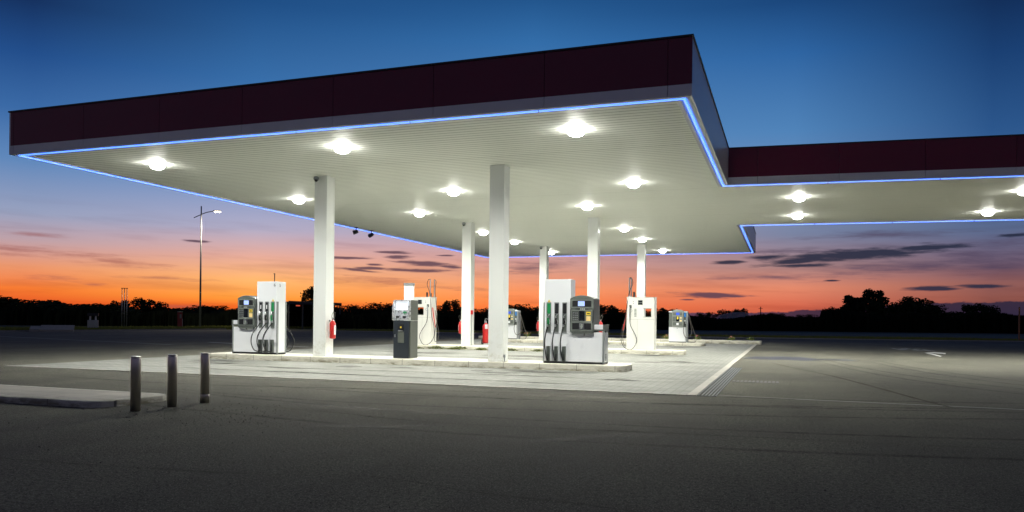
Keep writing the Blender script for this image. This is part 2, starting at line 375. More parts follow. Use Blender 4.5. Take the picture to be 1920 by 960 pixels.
# ------------------------------------------------------------------ object helpers
def tag(o, label=None, cat=None, group=None, kind=None):
    if label: o['label'] = label
    if cat: o['category'] = cat
    if group: o['group'] = group
    if kind: o['kind'] = kind
    return o
def empty(name, loc, label, cat, group=None, rz=0):
    o = bpy.data.objects.new(name, None); o.empty_display_size = .2; COL.objects.link(o)
    o.location = loc; o.rotation_euler.z = rz; return tag(o, label, cat, group)
def copy_tree(o, parent=None):
    c = o.copy(); COL.objects.link(c); c.parent = parent
    for ch in [x for x in bpy.data.objects if x.parent == o]: copy_tree(ch, c)
    return c
class MB:
    def __init__(s): s.bm = bmesh.new()
    def box(s, x0, x1, y0, y1, z0, z1):
        if x0 > x1: x0, x1 = x1, x0
        vs = [s.bm.verts.new(p) for p in ((x0,y0,z0),(x1,y0,z0),(x1,y1,z0),(x0,y1,z0),(x0,y0,z1),(x1,y0,z1),(x1,y1,z1),(x0,y1,z1))]
        for f in ((0,3,2,1),(4,5,6,7),(0,1,5,4),(1,2,6,5),(2,3,7,6),(3,0,4,7)): s.bm.faces.new([vs[i] for i in f])
        return s
    def prism(s, poly, z0, z1):
        a = [s.bm.verts.new((x, y, z0)) for x, y in poly]; b = [s.bm.verts.new((x, y, z1)) for x, y in poly]; n = len(poly)
        s.bm.faces.new(a[::-1]); s.bm.faces.new(b)
        for i in range(n): s.bm.faces.new((a[i], a[(i+1) % n], b[(i+1) % n], b[i]))
        return s
    def prism_y(s, poly, y0, y1):
        a = [s.bm.verts.new((x, y0, z)) for x, z in poly]; b = [s.bm.verts.new((x, y1, z)) for x, z in poly]; n = len(poly)
        s.bm.faces.new(a); s.bm.faces.new(b[::-1])
        for i in range(n): s.bm.faces.new((a[i], b[i], b[(i+1) % n], a[(i+1) % n]))
        return s
    def prism_x(s, poly, x0, x1):
        a = [s.bm.verts.new((x0, y, z)) for y, z in poly]; b = [s.bm.verts.new((x1, y, z)) for y, z in poly]; n = len(poly)
        s.bm.faces.new(a); s.bm.faces.new(b[::-1])
        for i in range(n): s.bm.faces.new((a[i], b[i], b[(i+1) % n], a[(i+1) % n]))
        return s
    def sheet(s, poly, z):
        s.bm.faces.new([s.bm.verts.new((x, y, z)) for x, y in poly]); return s
    def lathe(s, prof, c=(0,0,0), seg=24):
        rings = []
        for r, z in prof:
            rings.append([s.bm.verts.new((c[0] + r*math.cos(2*math.pi*i/seg), c[1] + r*math.sin(2*math.pi*i/seg), c[2] + z)) for i in range(seg)])
        for a, b in zip(rings, rings[1:]):
            for i in range(seg): s.bm.faces.new((a[i], a[(i+1) % seg], b[(i+1) % seg], b[i]))
        s.bm.faces.new(rings[0][::-1]); s.bm.faces.new(rings[-1]); return s
    def tube(s, pts, r, seg=8, r2=None):
        pts = [Vector(p) for p in pts]; rings = []; n = len(pts)
        for i, p in enumerate(pts):
            t = (pts[min(i+1, n-1)] - pts[max(i-1, 0)]).normalized()
            up = Vector((0, 0, 1)) if abs(t.z) < .9 else Vector((1, 0, 0))
            a = t.cross(up).normalized(); b = t.cross(a)
            rr = r if r2 is None else r + (r2 - r) * i / (n - 1)
            rings.append([s.bm.verts.new(p + (a*math.cos(2*math.pi*k/seg) + b*math.sin(2*math.pi*k/seg)) * rr) for k in range(seg)])
        for A, B in zip(rings, rings[1:]):
            for i in range(seg): s.bm.faces.new((A[i], A[(i+1) % seg], B[(i+1) % seg], B[i]))
        s.bm.faces.new(rings[0][::-1]); s.bm.faces.new(rings[-1]); return s
    def build(s, name, m, parent=None, bevel=0, smooth=False, segs=2):
        bmesh.ops.recalc_face_normals(s.bm, faces=s.bm.faces)
        me = bpy.data.meshes.new(name); s.bm.to_mesh(me); s.bm.free()
        me.materials.append(MT[m] if isinstance(m, str) else m)
        o = bpy.data.objects.new(name, me); COL.objects.link(o); o.parent = parent
        if smooth:
            for p in me.polygons: p.use_smooth = len(p.vertices) == 4
        if bevel:
            bv = o.modifiers.new('bevel', 'BEVEL'); bv.width = bevel; bv.segments = segs; bv.limit_method = 'ANGLE'; bv.angle_limit = R(40)
        return o
def spline(pts, n=8):
    P = [Vector(p) for p in pts]; P = [P[0]*2 - P[1]] + P + [P[-1]*2 - P[-2]]; out = []
    for i in range(1, len(P) - 2):
        for k in range(n):
            t = k / n
            out.append(.5 * ((2*P[i]) + (-P[i-1] + P[i+1])*t + (2*P[i-1] - 5*P[i] + 4*P[i+1] - P[i+2])*t*t + (-P[i-1] + 3*P[i] - 3*P[i+1] + P[i+2])*t**3))
    out.append(P[-2]); return out
def text(name, body, size, loc, rot, m, parent=None, depth=.002):
    cu = bpy.data.curves.new(name, 'FONT'); cu.body = body; cu.size = size; cu.extrude = depth; cu.align_x = 'CENTER'; cu.align_y = 'CENTER'
    t = bpy.data.objects.new(name + '_tmp', cu); COL.objects.link(t)
    dg = bpy.context.evaluated_depsgraph_get(); me = bpy.data.meshes.new_from_object(t.evaluated_get(dg))
    bpy.data.objects.remove(t); me.materials.clear(); me.materials.append(MT[m])
    o = bpy.data.objects.new(name, me); COL.objects.link(o); o.parent = parent; o.location = loc; o.rotation_euler = rot; return o

# ------------------------------------------------------------------ ground
def struct(name, mb, m, **k):
    return tag(mb.build(name, m, **k), kind='structure')
struct('field_ground', MB().sheet([(-1500,-400),(1500,-400),(1500,2200),(-1500,2200)], -.02), 'field')
road = [(-60,-30),(40,-30),(60,75.5),(17.3,68.3),(8,65.6),(-2.8,63.9),(-20,63),(-41,62.8),(-49.5,66),(-49.5,82),(-51.6,82),(-51.4,61),(-52.4,50),(-53.6,40),(-58,10)]
struct('road', MB().sheet(road, 0), 'asphalt')
pav = [(-18.4,13.86),(-1.6,13.8),(-1.6,46.4),(-18.4,46.4)]
struct('forecourt_paving', MB().sheet(pav, .008), 'paving')
struct('paving_edge', MB().prism([(-1.6,13.8),(-1.43,13.8),(-1.43,46.4),(-1.6,46.4)], -.05, .014)
       .prism([(-18.4,13.74),(-1.43,13.68),(-1.43,13.797),(-18.4,13.857)], -.05, .014), 'edging')
# drain grate along the edge
g = MB().box(-1.42,-1.40,13.75,22.5,-.05,.012).box(-1.12,-1.10,13.75,22.5,-.05,.012)
for i in range(4): g.box(-1.36+i*.06,-1.335+i*.06,13.75,22.5,-.02,.009)
for i in range(36): g.box(-1.398,-1.122,13.8+i*.245,13.82+i*.245,-.02,.007)
tag(g.build('drain_grate', 'trim'), 'long steel drain grate set along the right edge of the pale paving', 'drain grate')
MT['cover'] = mat('cast_iron_cover', (.10,.095,.085), .6, .3, var=.25, scale=12, bump=.15)
g = MB().box(-1.05,-.1,17.25,17.28,-.01,.008).box(-1.05,-.1,17.78,17.81,-.01,.008)
for i in range(12): g.box(-1.05+i*.083,-1.0+i*.083,17.28,17.78,-.01,.006)
tag(g.build('gully_grate', 'cover'), 'square steel gully grate in the asphalt right of the long drain', 'gully grate')
# kerbs at the far edges of the asphalt
def kerb_path(pts, w=.14, h=.1):
    m = MB()
    for a, b in zip(pts, pts[1:]):
        a, b = Vector(a), Vector(b); d = (b - a).normalized(); nrm = Vector((-d.y, d.x)) * w
        m.prism([tuple(a), tuple(b), tuple(b + nrm), tuple(a + nrm)], -.03, h)
    return m
struct('kerb', kerb_path([(-58,10),(-53.6,40),(-52.4,50),(-51.4,61)]), 'concrete')
struct('kerb', kerb_path([(-41,62.8),(-20,63),(-2.8,63.9),(8,65.6),(17.3,68.3),(60,75.5)], h=.07), 'concrete')

# verge grass: blades in tufts
def grass_strip(name, pts, width, n, h):
    m = MB(); bm = m.bm; seg = list(zip(pts, pts[1:])); 
    for _ in range(n):
        a, b = rnd.choice(seg); t = rnd.random(); s = rnd.random() ** 1.3 * width
        a, b = Vector(a), Vector(b); d = (b-a).normalized(); nn = Vector((-d.y, d.x)); p = a.lerp(b, t) + nn * (s + .2)
        hh = h * (.4 + rnd.random()); w = .05 + .05*rnd.random(); an = rnd.random()*math.pi
        dx, dy = math.cos(an)*w, math.sin(an)*w; lx, ly = (rnd.random()-.5)*.2, (rnd.random()-.5)*.2
        v = [bm.verts.new((p.x-dx, p.y-dy, -.02)), bm.verts.new((p.x+dx, p.y+dy, -.02)), bm.verts.new((p.x+lx, p.y+ly, hh))]
        bm.faces.new(v)
    return tag(m.build(name, 'grass'), 'short green grass verge along the far edge of the asphalt', 'grass', kind='stuff')
grass_strip('verge_grass', [(-58,10),(-53.6,40),(-52.4,50),(-51.4,61),(-51.5,82)], 9, 26000, .22)
grass_strip('verge_grass', [(-41,62.8),(-20,63),(-2.8,63.9),(8,65.6),(17.3,68.3),(60,75.5)], 7, 22000, .16)

# painted markings
lines = MB().sheet([(.2,13.86),(9,13.48),(9,13.54),(.2,13.92)], .004)
struct('road_marking', lines, 'roadpaint')
lines = MB().sheet([(-1.1,14.0),(.2,13.88),(.2,13.91),(-1.1,14.03)], .004).sheet([(-48,33),(-26,27.2),(-26,27.35),(-48,33.18)], .004).sheet([(-27,30.6),(-19.5,28.3),(-19.5,28.5),(-27,31.0)],.004)
struct('road_marking', lines, 'roadpaint')
ar = MB().sheet([(5.994,38.704),(6.569,39.73),(6.867,38.83),(6.626,37.47),(6.25,38.4)], .004).sheet([(5.96,38.4),(6.17,37.9),(6.041,34.909),(5.881,34.306)], .004)
MT['arrowpaint'] = mat('white_road_paint', (.7,.7,.66), .6, var=.2, scale=6)
struct('road_arrow', ar, 'arrowpaint')
tx = MB()
for a, b_, w in (((5.36,44.4),(5.56,41.8),.09),((5.62,43.9),(5.86,42.2),.08),((5.8,44.3),(5.8,42.6),.07),((5.95,44.4),(6.12,44.4),.5),((6.0,42.3),(6.18,41.5),.1),((6.1,44.2),(6.35,41.4),.07),
                 ((6.3,43.8),(6.6,43.8),.4),((6.5,42.4),(6.62,41.2),.09),((6.62,43.4),(6.86,41.4),.08)):
    a, b_ = Vector(a), Vector(b_); d = (b_-a).normalized(); n_ = Vector((-d.y, d.x))*w/2
    tx.sheet([tuple(a-n_), tuple(b_-n_), tuple(b_+n_), tuple(a+n_)], .004)
struct('road_lettering', tx, 'arrowpaint')

# stains, patches and tar seams lying on the ground
MT['tar'] = mat('bitumen_seam', (.085,.083,.066), .9, spec=0, var=.2, scale=6, bump=.1)
def seam(pts, w, z=.004):
    m = MB(); P = spline([(x, y, 0) for x, y in pts], 6)
    for a, b_ in zip(P, P[1:]):
        d = (b_-a).normalized(); n_ = Vector((-d.y, d.x, 0)) * w/2 * (.6 + .8*rnd.random())
        m.sheet([(a-n_)[:2], (b_-n_)[:2], (b_+n_)[:2], (a+n_)[:2]], z)
    return m
struct('tar_seam', seam([(-9,4.9),(-7,4.95),(-5,5.13),(-3.9,5.33),(-3.2,5.55),(-2.1,5.34),(-1.4,5.29),(-.9,5.2),(.5,5.0)], .012), 'tar')
struct('tar_seam', seam([(-8,9.4),(-5.7,9.06),(-5.1,8.9),(-3.87,8.72),(-2.2,8.9),(-.97,9.03),(2,9.3),(7,9.9)], .022), 'tar')
struct('tar_seam', seam([(-.4,26),(.17,23.8),(1.13,20.3),(1.77,17.2),(2.2,14.9),(2.49,13.6)], .07), 'tar')
MT['damp'] = mat('damp_asphalt', (.05,.05,.055), .5, var=.3, scale=2, bump=.1, spec=.25)
def blot(cx, cy, rx, ry, seed):
    r_ = random.Random(seed); n = 40; ph = [r_.random()*6.28 for _ in range(5)]; p = []
    for i in range(n):
        a = 2*math.pi*i/n; k = 1 + .18*math.sin(2*a+ph[0]) + .12*math.sin(3*a+ph[1]) + .07*math.sin(7*a+ph[2]) + .04*math.sin(11*a+ph[3])
        p.append((cx+rx*k*math.cos(a), cy+ry*k*math.sin(a)))
    return MB().sheet(p, .005)
struct('damp_stain', blot(.0, 29.3, 1.1, 1.7, 3), 'damp'); struct('damp_stain', blot(1.85, 29.2, .65, .45, 5), 'damp'); 
def stainmat(name, col, cover, sc, scale=(1,1,1)):
    m, t, b = newmat(name); v = coords(t); n = tex(t, sc, v, 6, .7, scale).outputs[0]; e_ = coords(t, 'UV')
    tr = t.nodes.new('ShaderNodeBsdfTransparent'); mx = t.nodes.new('ShaderNodeMixShader'); b.inputs['Base Color'].default_value = (*col, 1); b.inputs['Roughness'].default_value = .75; b.inputs['Specular IOR Level'].default_value = .2
    at_ = t.nodes.new('ShaderNodeAttribute'); at_.attribute_name = 'fade'
    t.links.new(mth(t, 'MULTIPLY', mr(t, n, .32, .68, 0, cover), at_.outputs['Fac']), mx.inputs[0]); t.links.new(tr.outputs[0], mx.inputs[1]); t.links.new(b.outputs[0], mx.inputs[2])
    t.links.new(mx.outputs[0], t.nodes['Material Output'].inputs['Surface']); return m
MT['tyre'] = stainmat('tyre_rubber_marks', (.028,.027,.024), .62, 3.5); MT['oil'] = stainmat('oil_stain', (.05,.047,.038), .85, 1.6, (.6,1,1)); MT['dust'] = stainmat('dusty_smear', (.34,.32,.26), .5, 1.2)
def soft_sheet(name, rows, z, m):
    # rows of (left edge, middle, right edge) points; alpha falls off to the edges and ends
    bm = bmesh.new(); V = [[bm.verts.new((p[0], p[1], z)) for p in row] for row in rows]
    for a, b_ in zip(V, V[1:]):
        for k in range(len(a)-1): bm.faces.new((a[k], a[k+1], b_[k+1], b_[k]))
    me = bpy.data.meshes.new(name); bm.to_mesh(me); bm.free(); me.materials.append(MT[m]); nr, nc = len(rows), len(rows[0])
    at_ = me.attributes.new('fade', 'FLOAT', 'POINT')
    for i in range(nr):
        for k in range(nc): at_.data[i*nc+k].value = math.sin(math.pi*k/(nc-1))**.7 * min(1, 4*min(i, nr-1-i)/(nr-1))
    o = bpy.data.objects.new(name, me); COL.objects.link(o); return tag(o, kind='structure')
def tyre_track(pts, w=.19, m='tyre', name='tyre_mark', z=.003):
    P = spline([(x, y, 0) for x, y in pts], 8); rows = []
    for i, p in enumerate(P):
        d = (P[min(i+1, len(P)-1)] - P[max(i-1, 0)]).normalized(); n_ = Vector((-d.y, d.x, 0)); rows.append([p + n_*w*t for t in (-.5,-.25,0,.25,.5)])
    soft_sheet(name, rows, z, m)
tz = .0022
for pts in ([(-9,12.6),(-5,11.9),(-1.5,12.2),(3,13.2),(9,15.5)], [(-12,11.2),(-7,10.3),(-3,10.6),(2,11.9),(8,14.6)], [(-14,9.9),(-8,8.6),(-3,8.0),(2,8.6),(7,10.4)],
            [(-16,12.3),(-11,11.7),(-6,12.6),(-2,13.1)], [(2.6,30),(3.4,24),(5,19),(8,15)], [(.9,30),(1.7,24),(3.3,18.5),(6.2,14)]):
    tyre_track(pts, z=tz); tz += .0002
    tyre_track([(x+.25, y+1.45) for x, y in pts], z=tz); tz += .0002
for pts, w in (([(-7.2,9.9),(-5.4,9.6),(-3.6,9.9)], .5), ([(-2.8,7.4),(-2.0,8.4),(-1.1,9.0)], .3), ([(-5.6,7.8),(-4.6,8.1),(-3.8,8.6)], .25), ([(-4.9,12.4),(-3,12.7),(-1.6,12.5)], .4)):
    tyre_track(pts, w, 'dust', 'dust_smear', tz); tz += .0002
def oval(cx, cy, rx, ry, m, name, z):
    n = 22; bm = bmesh.new(); c = bm.verts.new((cx, cy, z)); rings = []
    for q in (.5, 1):
        rings.append([bm.verts.new((cx+rx*q*(1+.2*math.sin(3*a+cx)+.1*math.sin(5*a))*math.cos(a), cy+ry*q*(1+.2*math.sin(3*a+cx)+.1*math.sin(5*a))*math.sin(a), z)) for a in [2*math.pi*i/n for i in range(n)]])
    for i in range(n):
        bm.faces.new((c, rings[0][i], rings[0][(i+1) % n])); bm.faces.new((rings[0][i], rings[1][i], rings[1][(i+1) % n], rings[0][(i+1) % n]))
    me = bpy.data.meshes.new(name); bm.to_mesh(me); bm.free(); me.materials.append(MT[m]); at_ = me.attributes.new('fade', 'FLOAT', 'POINT')
    for i in range(len(me.vertices)): at_.data[i].value = 1 if i <= n else 0
    o = bpy.data.objects.new(name, me); COL.objects.link(o); tag(o, kind='structure')
oz = .0095
for cx, cy, rx, ry in ((-5.6,18.2,1.3,.45),(-6.6,17.4,.7,.3),(-15.6,18.1,1.2,.4),(-14.6,17.2,.6,.3),(-9.4,17.9,.5,.25),(-11.8,16.4,.9,.3),(-4.4,28.7,1.0,.5),(-8.3,25.5,2.2,.8),(-13,26,1.8,.7),(-3.2,24.6,.8,.6),(-5,38.6,1.8,.9),(-10.5,15.2,1.5,.25),(-3.4,16.6,.5,.4),(-7.6,22.3,1.2,.5)):
    oval(cx, cy, rx, ry, 'oil', 'oil_stain', oz); oz += .0002
for pts in ([(-18,16.9),(-12,16.5),(-6,16.7),(-2,16.3)], [(-17.5,15.4),(-11,15.2),(-5,15.0),(-2,14.8)], [(-17,24.2),(-11,23.9),(-6,24.1),(-2,23.6)], [(-17,22.6),(-11,22.4),(-6,22.5),(-2,22.1)]):
    tyre_track(pts, .3, 'oil', 'tyre_mark', oz); oz += .0002
MT['grit'] = mat('loose_grit', (.06,.055,.045), .9, var=.6, scale=40)
m = MB()
for _ in range(900):
    if rnd.random() < .6: x, y = -6.6 + rnd.gauss(0, 1.1), 8.6 + rnd.gauss(0, .7)
    else: x, y = -9 + 12*rnd.random(), 4.5 + 8*rnd.random()**1.3
    r_ = .004 + .008*rnd.random()**2; z = .0
    m.bm.faces.new; a = rnd.random()*6.28
    P_ = [m.bm.verts.new((x+r_*math.cos(a+k*2.09), y+r_*math.sin(a+k*2.09), -.001)) for k in range(3)]; t_ = m.bm.verts.new((x, y, r_*1.2))
    for k in range(3): m.bm.faces.new((P_[k], P_[(k+1)%3], t_))
tag(m.build('loose_grit', 'grit'), 'loose dark grit scattered on the asphalt near the bollards', 'grit', kind='stuff')
MT['cover'] = MT['cover'] if 'cover' in MT else mat('cast_iron_cover', (.10,.095,.085), .6, .3, var=.25, scale=12, bump=.15)
for (x, y, w, d, lb) in ((-4.0,24.1,.75,.75,'square iron cover in the paving right of the second island'),
                         (-4.7,35.6,.8,.6,'square iron cover in the paving between the second and third islands'),
                         (-10.9,17.7,.5,.5,'small iron cover in front of the payment terminal island'),
                         (-15.6,17.5,.55,.5,'iron cover in the paving near the left pump'),
                         (-7.2,18.0,.5,.32,'small iron cover by the kerb below the front right column')):
    tag(MB().prism([(x-w/2,y-d/2),(x+w/2,y-d/2),(x+w/2,y+d/2),(x-w/2,y+d/2)], -.02, .0135).build('access_cover', 'cover', bevel=.004), lb, 'access cover', 'iron covers in the paving')

# pump islands
def rounded(x0, x1, y0, y1, r, n=6, left=True):
    p = []
    for cx, cy, a0, rr in ((x1-r, y0+r, -90, r), (x1-r, y1-r, 0, r), (x0+r, y1-r, 90, r), (x0+r, y0+r, 180, r)):
        for i in range(n+1):
            a = R(a0 + 90*i/n); p.append((cx+rr*math.cos(a), cy+rr*math.sin(a)))
    return p
ISL = .168
for x0, x1, y0, y1 in ((-16.75,-3.75,18.98,20.25), (-16.0,-3.62,29.62,31.0), (-15.9,-3.9,40.75,42.1)):
    struct('kerb_island', MB().prism(rounded(x0, x1, y0, y1, .25), -.04, ISL), 'kerb', bevel=.018)
struct('planter_kerb', MB().prism(rounded(-18.9,-1.2,46.42,47.5,.12), -.04, .2), 'kerb', bevel=.02)
# median at the left
struct('median_kerb', MB().prism([(-30,8.1),(-9.3,8.12),(-9.08,8.2),(-8.98,8.4),(-8.93,9.2),(-9.0,9.36),(-9.2,9.42),(-30,9.6)], -.04, .095), 'kerb', bevel=.02)
struct('median_paving', MB().sheet([(-30,8.25),(-9.3,8.27),(-9.12,8.4),(-9.1,9.2),(-9.2,9.28),(-30,9.45)], .1), 'slabs')

# ------------------------------------------------------------------ canopy
H, HF, GS = 5.44, 1.086, .225
canopy = empty('station_canopy', (-10.3, 31, 0), 'flat forecourt canopy on white columns, with maroon fascia and blue light line', 'canopy')
def loc(p): return (p[0]+10.3, p[1]-31) if len(p) == 2 else (p[0]+10.3, p[1]-31, p[2])
B_, A_, C_, W1, W2, D_, E_, F_ = (-18.95,14.23), (-1.625,14.23), (-1.625,23.87), (31,26.52), (31,36.8), (-1.625,34.33), (-1.625,47.85), (-18.95,47.85)
poly = [B_, A_, C_, W1, W2, D_, E_, F_]
def inset(poly, d):
    out = []; n = len(poly)
    for i in range(n):
        p0, p1, p2 = Vector(poly[i-1]), Vector(poly[i]), Vector(poly[(i+1) % n])
        d1 = (p1-p0).normalized(); d2 = (p2-p1).normalized(); n1 = Vector((-d1.y, d1.x)); n2 = Vector((-d2.y, d2.x))
        k = (n1+n2) / (1 + n1.dot(n2)); out.append(tuple(p1 + k*d))
    return out
def ringmesh(mb, outer, inner, z0, z1):
    n = len(outer)
    for i in range(n):
        j = (i+1) % n
        mb.prism([outer[i], outer[j], inner[j], inner[i]], z0, z1)
lp = [loc(p) for p in poly]; i30 = inset(lp, .3)
so = MB().prism(inset(lp, .28), H+.03, H+.07).build('soffit', 'soffit', canopy)
MB().prism(inset(lp, .08), H+.8, H+.86).build('roof', 'deck', canopy)
# edge trim under the fascia, carrying the light line
for i in range(8):
    j = (i+1) % 8; o1 = inset(lp, .03); o2 = inset(lp, .09); o3 = inset(lp, .225); o4 = inset(lp, .31)
    m = MB()
    m.prism([o1[i], o1[j], o2[j], o2[i]], H-.004, H+.05)
    m.prism([o3[i], o3[j], o4[j], o4[i]], H+.004, H+.05)
    m.prism([o2[i], o2[j], o3[j], o3[i]], H+.052, H+.06)
    m.build('edge_trim', 'reveal', canopy)
    a, b_ = Vector(inset(lp, .155)[i]), Vector(inset(lp, .155)[j]); ln = (b_-a).length; nseg = max(1, round(ln/3.0))
    m = MB(); d = (b_-a).normalized(); nn = Vector((-d.y, d.x)) * .018
    for k in range(nseg):
        p, q = a.lerp(b_, k/nseg) + d*(.02 if k else 0), a.lerp(b_, (k+1)/nseg) - d*(.02 if k < nseg-1 else 0)
        m.prism([tuple(p-nn), tuple(q-nn), tuple(q+nn), tuple(p+nn)], H-.018, H+.03)
    m.build('led_strip', 'led', canopy)
# fascia panels: each face a run of sheets with fine open joints
T = .05
def fascia_run(p, q, z0, z1, m, name, joints, over=0):
    p, q = Vector(p), Vector(q); d = (q-p).normalized(); nn = Vector((-d.y, d.x)); L_ = (q-p).length
    J = [-over] + [j for j in joints if 0 < j < L_] + [L_+over]
    mb = MB()
    for a, b_ in zip(J, J[1:]):
        a_ = p + d*(a + (.005 if a > 0 else 0)); b2 = p + d*(b_ - (.005 if b_ < L_ else 0))
        mb.prism([tuple(a_), tuple(b2), tuple(b2+nn*T), tuple(a_+nn*T)], z0, z1)
    mb.build(name, m, canopy)
    bk = MB(); a_ = p + d*.06 + nn*(T+.005); b2 = q - d*.06 + nn*(T+.005)
    bk.prism([tuple(a_), tuple(b2), tuple(b2+nn*.02), tuple(a_+nn*.02)], z0, z1)
    bk.build('fascia_backing', 'cap', canopy)
LB, LA, LC, LW1, LW2, LD, LE, LF = lp
frontJ = [16.886 - 2.39*k for k in range(8)][::-1]
fascia_run(LB, LA, H+GS, H+HF, 'maroon', 'fascia_panel', frontJ)
fascia_run(LB, LA, H, H+GS-.004, 'greyfascia', 'fascia_lower_band', frontJ)
fascia_run((LA[0], LA[1]+.052), (LC[0], LC[1]-.0), H, H+HF, 'greyfascia', 'side_fascia_panel', [.35+2.4*k for k in range(6)])
wJ = [.85 + 2.27*k for k in range(16)]
fascia_run((LC[0]+.002, LC[1]), LW1, H+GS, H+HF, 'maroon', 'fascia_panel', wJ)
fascia_run((LC[0]+.002, LC[1]), LW1, H, H+GS-.004, 'greyfascia', 'fascia_lower_band', wJ)
fascia_run(LW1, LW2, H, H+HF, 'greyfascia', 'side_fascia_panel', [2.4*k for k in range(1, 5)])
fascia_run(LW2, (LD[0]+.002, LD[1]), H, H+HF, 'maroon', 'fascia_panel', wJ)
fascia_run(LD, LE, H, H+HF, 'greyfascia', 'side_fascia_panel', [2.4*k for k in range(1, 6)])
fascia_run(LE, LF, H, H+HF, 'maroon', 'fascia_panel', [2.4*k for k in range(1, 8)])
fascia_run(LF, LB, H, H+HF, 'greyfascia', 'side_fascia_panel', [2.4*k for k in range(1, 14)])
m = MB(); ringmesh(m, inset(lp, -.025), inset(lp, .14), H+HF+.001, H+HF+.035); m.build('roof_capping', 'cap', canopy)

# columns
CX, CY, CS = (-12.85, -7.31), (19.42, 30.37, 41.42), .21
for cx in CX:
    for cy in CY:
        x, y = loc((cx, cy)); m = MB(); s = CS
        m.box(x-s+.035, x+s-.035, y-s+.006, y+s-.006, ISL, H+.028).box(x-s+.006, x+s-.006, y-s+.035, y+s-.035, ISL, H+.027)
        for sx in (-1, 1):
            for sy in (-1, 1):
                xa, xb = sorted((x+sx*s, x+sx*(s-.05))); ya, yb = sorted((y+sy*s, y+sy*(s-.05)))
                m.box(xa, xb, ya, yb, ISL, H+.026)
        col = m.build('column', 'column', canopy, bevel=.004)
        MB().box(x-s-.012, x+s+.012, y-s-.012, y+s+.012, ISL-.005, ISL+.05).build('column_foot', 'column', col, bevel=.004)
# fittings fixed to the columns (conduit with alarm button, small socket)
x, y = loc((-12.85, 30.37)); m = MB().tube([(x+.235, y-.12, ISL), (x+.235, y-.12, 1.55)], .016); m.build('conduit', 'galv', canopy)
MB().box(x+.211, x+.29, y-.19, y-.06, 1.5, 1.68).build('alarm_button', 'red', canopy, bevel=.006)
x, y = loc((-7.31, 19.42)); m = MB().tube([(x+.226, y-.1, ISL), (x+.226, y-.1, .36)], .014); m.box(x+.211, x+.26, y-.17, y-.11, .28, .36); m.build('conduit', 'galv', canopy)
x, y = loc((-12.85, 41.42)); MB().tube([(x+.226, y-.1, ISL), (x+.226, y-.1, 1.2)], .014).build('conduit', 'galv', canopy)

# dome cameras on the column heads
for (cx, cy, lb) in ((-12.85,19.42,'small white dome camera at the head of the front left column'),
                     (-12.85,30.37,'small white dome camera at the head of the middle left column'),
                     (-12.85,41.42,'small white dome camera at the head of the rear left column')):
    e = empty('security_camera', (cx-.1, cy-.3, 5.36), lb, 'security camera', 'dome cameras on the left row of columns')
    MB().lathe([(.055,.07),(.075,.04),(.08,0),(.075,-.02)], seg=16).box(-.03,.03,0,.1,.0,.05).build('bracket', 'galv', e)
    MB().lathe([(.062,-.018),(.05,-.05),(.028,-.075),(.008,-.085)], seg=16).build('dome', 'darkscreen', e, smooth=True)
# two dark floodlights hung under the left edge of the canopy
for k, (x, y, yaw_, lb) in enumerate(((-18.55,30.6,.7,'left one of two small dark spotlights hung under the left canopy edge'),
                                      (-18.5,31.9,-.1,'right one of two small dark spotlights hung under the left canopy edge'))):
    e = empty('spotlight', (x, y, 5.46), lb, 'spotlight', 'dark spotlights under the left canopy edge', rz=yaw_); e.scale = (.68, .68, .68)
    MB().box(-.1,.1,-.1,.1,-.03,.0).tube([(0,0,-.02),(0,0,-.22)], .028).build('bracket', 'darkpaint', e)
    MB().tube([(.12,-.02,-.25),(.02,0,-.3),(-.2,.02,-.37)], .11, 14, .15).build('lamp_head', 'darkpaint', e, bevel=.01)

# ------------------------------------------------------------------ recessed ceiling lights
lampdata = bpy.data.lights.new('downlight', 'SPOT'); lampdata.energy = 1450; lampdata.color = (1, .99, .90)
lampdata.spot_size = R(170); lampdata.spot_blend = .8; lampdata.shadow_soft_size = .14
def ceiling_light():
    e = empty('ceiling_light', (0,0,0), 'x', 'ceiling light')
    MB().lathe([(.215,.04),(.225,.012),(.215,.004),(.20,.008),(.0005,.012)], seg=28).build('housing', 'housing', e)
    MB().lathe([(.19,.006),(.189,-.04),(.175,-.08),(.14,-.112),(.075,-.134),(.0005,-.14)], seg=28).build('lens', 'lens', e, smooth=True)  # dome shape added: stands in for round lamp glare and brightens the soffit
    l = bpy.data.objects.new('lamp', lampdata); COL.objects.link(l); l.parent = e; l.location = (0,0,-.17)
    return e
LP = [(-4.3,16.1,'right light of the front row, nearest the front right canopy corner'),
      (-10.17,16.1,'middle light of the front row under the front edge'),
      (-16.2,16.4,'left light of the front row, far left under the canopy'),
      (-4.3,22.85,'light beyond the front right corner, in front of the canopy wing'),
      (-10.15,22.7,'light between the two front columns, second row'),
      (-16.15,22.8,'light just left of the front left column head'),
      (-6.76,27.0,'light just in front of the middle right column head'),
      (-13.55,27.05,'light left of the middle left column, in front of it'),
      (-13.57,33.85,'light just behind the middle left column head'),
      (-6.8,34.05,'light just behind the middle right column head'),
      (-13.57,38.4,'light between the middle left and rear left columns'),
      (-6.82,38.75,'light just in front of the rear right column head'),
      (-13.48,44.9,'light behind the rear left column near the back edge'),
      (-6.75,45.2,'light behind the rear right column near the back edge'),
      (.44,26.95,'front light of the first pair under the canopy wing'),
      (.46,31.6,'rear light of the first pair under the canopy wing'),
      (6.98,27.5,'front light of the second pair under the wing, at the photo edge'),
      (7.05,32.35,'rear light of the second pair under the wing')]
proto = None
for x, y, lb in LP:
    if proto is None: e = proto = ceiling_light()
    else: e = copy_tree(proto)
    e.location = (x, y, H+.01); tag(e, 'round recessed downlight: ' + lb, 'ceiling light', 'round lights in the canopy underside')
